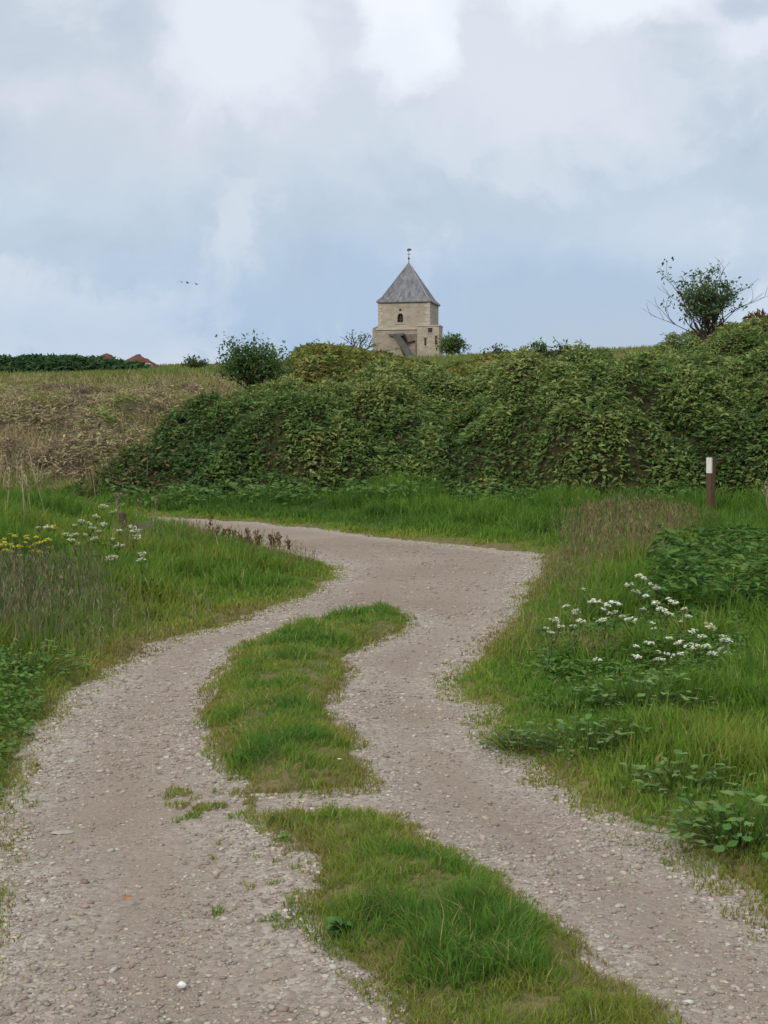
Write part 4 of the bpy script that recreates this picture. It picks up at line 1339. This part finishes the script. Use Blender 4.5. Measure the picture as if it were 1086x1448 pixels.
def big_leaf(so, o, az, L, W, rise, col):
    """broad curved leaf, 3 x 6 grid with a sunk midrib"""
    V, T = [], []
    for i in range(7):
        t = i / 6; w = W * math.sin(math.pi * min(1, .12 + .88 * t) ** .8) * (1 - .15 * t)
        z = rise * L * (math.sin(t * 2.0) - .55 * t * t)
        for s in (-1, 0, 1):
            V.append((o[0] + math.cos(az) * L * t - math.sin(az) * w * s * .5, o[1] + math.sin(az) * L * t + math.cos(az) * w * s * .5, o[2] + z + (.10 * w if s else 0) + .03 * L * math.sin(t * 9 + s)))
    for i in range(6):
        for j in range(2):
            a = i * 3 + j
            T += [(a, a + 3, a + 4), (a, a + 4, a + 1)]
    so.add(V, T, col)


def rosette(name, lab, cat, px, py, n, L, cols, z0=None, grp=None, rise=.5, zl=0.0):
    x, y = at(px, py, .06)
    g = gz(x, y) if z0 is None else z0
    root = empty(name, (x, y, g)); tag(root, lab, cat, grp)
    for k in range(n):
        so = Soup(); a = 2.4 * k + random.uniform(-.3, .3); l = L * random.uniform(.6, 1.1)
        c = np.array(cols[k % len(cols)]) * random.uniform(.85, 1.15)
        big_leaf(so, (0, 0, zl * k / n), a, l * .55, l * .30, rise * .6 * random.uniform(.3, 1.4), tuple(c))
        so.build('leaf', M_LEAF, root, True)


DK = [(0.085, 0.200, 0.036), (0.105, 0.225, 0.042), (0.130, 0.250, 0.052)]
rosette('dock_plant', 'dark leafy dock in the near centre strip by its left edge', 'dock', 478, 1318, 13, .10, [(0.055, 0.14, 0.036), (0.075, 0.175, 0.045)], .05, None, .8, .04)
rosette('dock_plant', 'small bright dock sprouting in the near centre strip by the stone row', 'dock', 402, 1178, 8, .07, DK, .03, None, .7, .02)
def weed_clump(lab, px, py, rad, h, n, L, cols):
    x, y = at(px, py, .05); g = gz(x, y)
    a = rng.uniform(0, 2 * np.pi, n); q = np.sqrt(rng.uniform(0, 1, n))
    P = np.stack([np.cos(a) * q * rad * 1.3, np.sin(a) * q * rad, h * (1 - .7 * q * q) * rng.uniform(.25, 1.1, n)], 1)
    D = np.stack([np.cos(a) + rng.normal(0, .6, n), np.sin(a) + rng.normal(0, .6, n), rng.uniform(-.2, .5, n)], 1)
    ln = L * rng.uniform(.45, 1.25, n)
    so = Soup(); cs = jitter(pal(cols, rng.uniform(0, 1, n)), .22)
    for k in range(n):
        q = P[k]
        so.tube([(q[0] * .3, q[1] * .3, -.03), (q[0] * .75, q[1] * .75, q[2] * .7), tuple(q)], .0018, STEM, 3)
        big_leaf(so, q, math.atan2(D[k, 1], D[k, 0]), ln[k], ln[k] * rng.uniform(.5, .75), rng.uniform(-.35, .5), tuple(cs[k]))
    o = so.build('weed_clump', M_LEAF, None, True); o.location = (x, y, g)
    tag(o, lab, 'weeds')


WC = [(0.065, 0.150, 0.036), (0.095, 0.195, 0.045), (0.135, 0.235, 0.062), (0.15, 0.20, 0.07)]
weed_clump('broad leaved weed clump lowest down the grassy bank, above the near wheel line', 1050, 1185, .26, .16, 120, .055, WC)
weed_clump('pale leaved weed clump halfway up the grassy bank below the white flowers', 970, 1112, .22, .13, 90, .05, WC)
weed_clump('small dark weed clump at the gravel edge beside the notch', 735, 1046, .15, .12, 80, .038, NET)
weed_clump('broad leaved weed clump below the straw coloured tuft', 830, 1058, .28, .16, 130, .048, WC)
weed_clump('tall weed clump directly under the white cow parsley', 905, 1005, .30, .22, 140, .055, WC)
weed_clump('leafy weed clump beside the grey brown seeding grass by the wide wheel line', 30, 955, .30, .22, 140, .05, WC)
for k, (px, py) in enumerate(((350, 1050), (372, 1062), (398, 1040), (430, 1052), (455, 1038), (340, 1078), (390, 1075), (420, 1085), (330, 1040))):
    rosette('clover', 'small clump of clover leaves in the far centre strip', 'clover', px, py, 9, .045, DK, .07, 'clover clumps in the far centre strip', .9, .03)


# ------------------------------------------------------------------ gravel and stones
PH = (1 + 5 ** .5) / 2
ICO = np.array([(-1, PH, 0), (1, PH, 0), (-1, -PH, 0), (1, -PH, 0), (0, -1, PH), (0, 1, PH), (0, -1, -PH), (0, 1, -PH), (PH, 0, -1), (PH, 0, 1), (-PH, 0, -1), (-PH, 0, 1)], float)
ICO /= np.linalg.norm(ICO[0])
ICT = np.array([(0, 11, 5), (0, 5, 1), (0, 1, 7), (0, 7, 10), (0, 10, 11), (1, 5, 9), (5, 11, 4), (11, 10, 2), (10, 7, 6), (7, 1, 8), (3, 9, 4), (3, 4, 2), (3, 2, 6), (3, 6, 8), (3, 8, 9), (4, 9, 5), (2, 4, 11), (6, 2, 10), (8, 6, 7), (9, 8, 1)])


def gravel():
    x, y = scatter(-2.6, 3.0, 2.8, 17.5, lambda d: 5200 * (4 / d) ** 1.35, 6400)
    d1 = -(d_track(x, y) + wob(x, y)); d2 = d_strip(x, y) + wob(x, y, .07)
    e = np.minimum(d1, d2)
    patch = fbm(x, y, .55, 211)
    pr = .10 + .75 * np.exp(-np.clip(e, 0, None) / .15) + .45 * sstep(.48, .65, patch)
    k = (e > -.04) & (rng.uniform(0, 1, len(x)) < pr)
    x, y, e = x[k], y[k], e[k]; n = len(x)
    s = np.exp(rng.normal(math.log(.0052), .42, n)) * (np.maximum(np.hypot(x, y), 4) / 4) ** .35
    s = np.clip(s, .0028, .017)
    sc = np.stack([s * rng.uniform(.8, 1.6, n), s * rng.uniform(.7, 1.2, n), s * rng.uniform(.3, .65, n)], 1)
    B = ICO[None] * sc[:, None] * rng.uniform(.62, 1.3, (n, 12, 1))
    a = rng.uniform(0, 2 * np.pi, n); ca, sa = np.cos(a)[:, None], np.sin(a)[:, None]
    V = np.empty_like(B)
    V[..., 0] = B[..., 0] * ca - B[..., 1] * sa + x[:, None]
    V[..., 1] = B[..., 0] * sa + B[..., 1] * ca + y[:, None]
    V[..., 2] = B[..., 2] + (track_z(x, y) + sc[:, 2] * .15)[:, None]
    T = (np.arange(n) * 12)[:, None, None] + ICT[None]
    c = jitter(pal([(0.185, 0.150, 0.125), (0.27, 0.228, 0.190), (0.36, 0.315, 0.268), (0.47, 0.43, 0.38)], np.clip(rng.beta(1.7, 2.4, n) + .22 * np.exp(-np.clip(e, 0, None) / .16), 0, 1)), .12)
    o = arr_mesh('gravel', V.reshape(-1, 3), T.reshape(-1, 3), np.repeat(c, 12, 0), M_STONE)
    tag(o, 'loose pale gravel strewn over the wheel lines', 'gravel', None, 'stuff')
    return n


NG = gravel()


def rock(name, lab, cat, px, py, size, col, grp=None, z=0.02, flat=.6, lift=.3):
    x, y = at(px, py, z)
    bm = bmesh.new(); bmesh.ops.create_icosphere(bm, subdivisions=2, radius=1)
    sx, sy = random.uniform(.9, 1.3), random.uniform(.75, 1.0)
    if name == 'flat_stone': sx, sy = 1.7, .8
    for v in bm.verts:
        k = 1 + .22 * (float(vnoise(np.array([v.co.x * 1.7 + px]), np.array([v.co.y * 1.7 + v.co.z * 2.1 + py]), 3)[0]) - .5) * 2
        v.co = Vector((v.co.x * size * sx * k, v.co.y * size * sy * k, v.co.z * size * flat * k))
    bmesh.ops.rotate(bm, verts=bm.verts, matrix=Matrix.Rotation(random.uniform(0, 6) if name != 'flat_stone' else .1, 3, 'Z'))
    o = bm_obj(name, bm, simple_mat(name + ' stone', col, tuple(c * .72 for c in col), 30, .85, .4))
    o.location = (x, y, z + size * flat * lift)
    tag(o, lab, cat, grp)


for px, py, s in ((368, 1150, .013), (402, 1153, .013), (426, 1152, .011), (441, 1147, .018), (453, 1146, .015), (463, 1152, .012), (476, 1150, .014), (487, 1153, .012), (499, 1150, .013), (515, 1152, .011), (541, 1150, .014), (527, 1147, .011)):
    rock('pale_stone', 'chalky stone in the row across the gap of the centre strip', 'stone', px, py, s, (0.52, 0.50, 0.45), 'row of stones across the centre strip', .02)
rock('pale_stone', 'bright white stone alone in the left wheel line near the bottom', 'stone', 257, 1394, .014, (0.72, 0.72, 0.70), None, .015)
rock('rough_stone', 'grey brown stone with a pale face at the foot of the near centre strip', 'stone', 478, 1412, .022, (0.26, 0.22, 0.19), None, .02, .8)
rock('flat_stone', 'long flat pale stone in the left wheel line near the left edge', 'stone', 88, 1177, .026, (0.36, 0.325, 0.28), None, .006, .16, .1)
rock('dark_stone', 'left dark stone beside the rusty stub on the left bank', 'stone', 192, 757, .13, (0.075, 0.065, 0.058), None, .18, .95)
rock('dark_stone', 'right dark stone of the pair beside the rusty stub', 'stone', 209, 759, .14, (0.085, 0.075, 0.068), None, .18, .95)
x, y, z = at_depth(174, 724, 16.2); g = gz(x, y)
so = Soup(); hh = z - g
so.tube([(0, 0, -.1), (.005, 0, hh * .5), (-.01, 0, hh * .93), (-.01, 0, hh)], [.048, .045, .042, .025], (0.085, 0.055, 0.038), 8)
o = so.build('post_stub', M_BARK); o.location = (x, y, g)
tag(o, 'short red brown stub of a post beside two dark stones', 'post')
# a rusty dead leaf on the track
x, y = at(173, 1270, .03)
so = Soup(); big_leaf(so, (0, 0, 0), .3, .036, .026, .35, (0.32, 0.13, 0.045))
o = so.build('dead_leaf', M_DRY, None, True); o.location = (x, y, .024)
tag(o, 'curled orange brown dead leaf lying on the left wheel line', 'leaf')
# daisy
for px, py in ((480, 1083),):
    x, y = at(px, py, .08)
    root = empty('daisy', (x, y, .06)); tag(root, 'single white daisy in the grass strip ahead of the stone row', 'daisy')
    so = Soup(); so.tube([(0, 0, -.02), (0, 0, .05)], .002, STEM, 4); so.build('stem', M_LEAF, root)
    so = Soup(); a = np.linspace(0, 2 * np.pi, 13)[:-1]
    so.leaves(np.tile([0, 0, .05], (12, 1)), np.stack([np.cos(a), np.sin(a), .2 + 0 * a], 1), np.tile([0, 0, 1.0], (12, 1)), .011, .005, (0.75, 0.75, 0.72), .1)
    so.build('flower_head', M_PETAL, root)

# ------------------------------------------------------------------ birds far off
for px, py, ro in ((257, 399, .2), (265, 400, -.3), (278, 402, .1)):
    x, y, z = at_depth(px, py, 150)
    bm = bmesh.new()
    bmesh.ops.create_uvsphere(bm, u_segments=8, v_segments=6, radius=.07, matrix=Matrix.Diagonal((1, 2.6, .9, 1)))
    for s in (-1, 1):
        w = [bm.verts.new(p) for p in ((s * .04, .09, .02), (s * .04, -.06, .02), (s * .20, -.05, .13), (s * .22, .08, .14), (s * .42, -.06, .08))]
        bm.faces.new((w[0], w[1], w[2], w[3])); bm.faces.new((w[3], w[2], w[4]))
    bx(bm, -.03, .03, -.27, -.15, -.01, .01)
    o = bm_obj('bird', bm, simple_mat('dark plumage', (0.06, 0.055, 0.05), (0.09, 0.085, 0.08), 8))
    o.location = (x, y, z); o.rotation_euler = (0, ro, random.uniform(0, 2))
    tag(o, 'tiny dark bird flying in the sky left of the tower', 'bird', 'birds flying in a loose row')
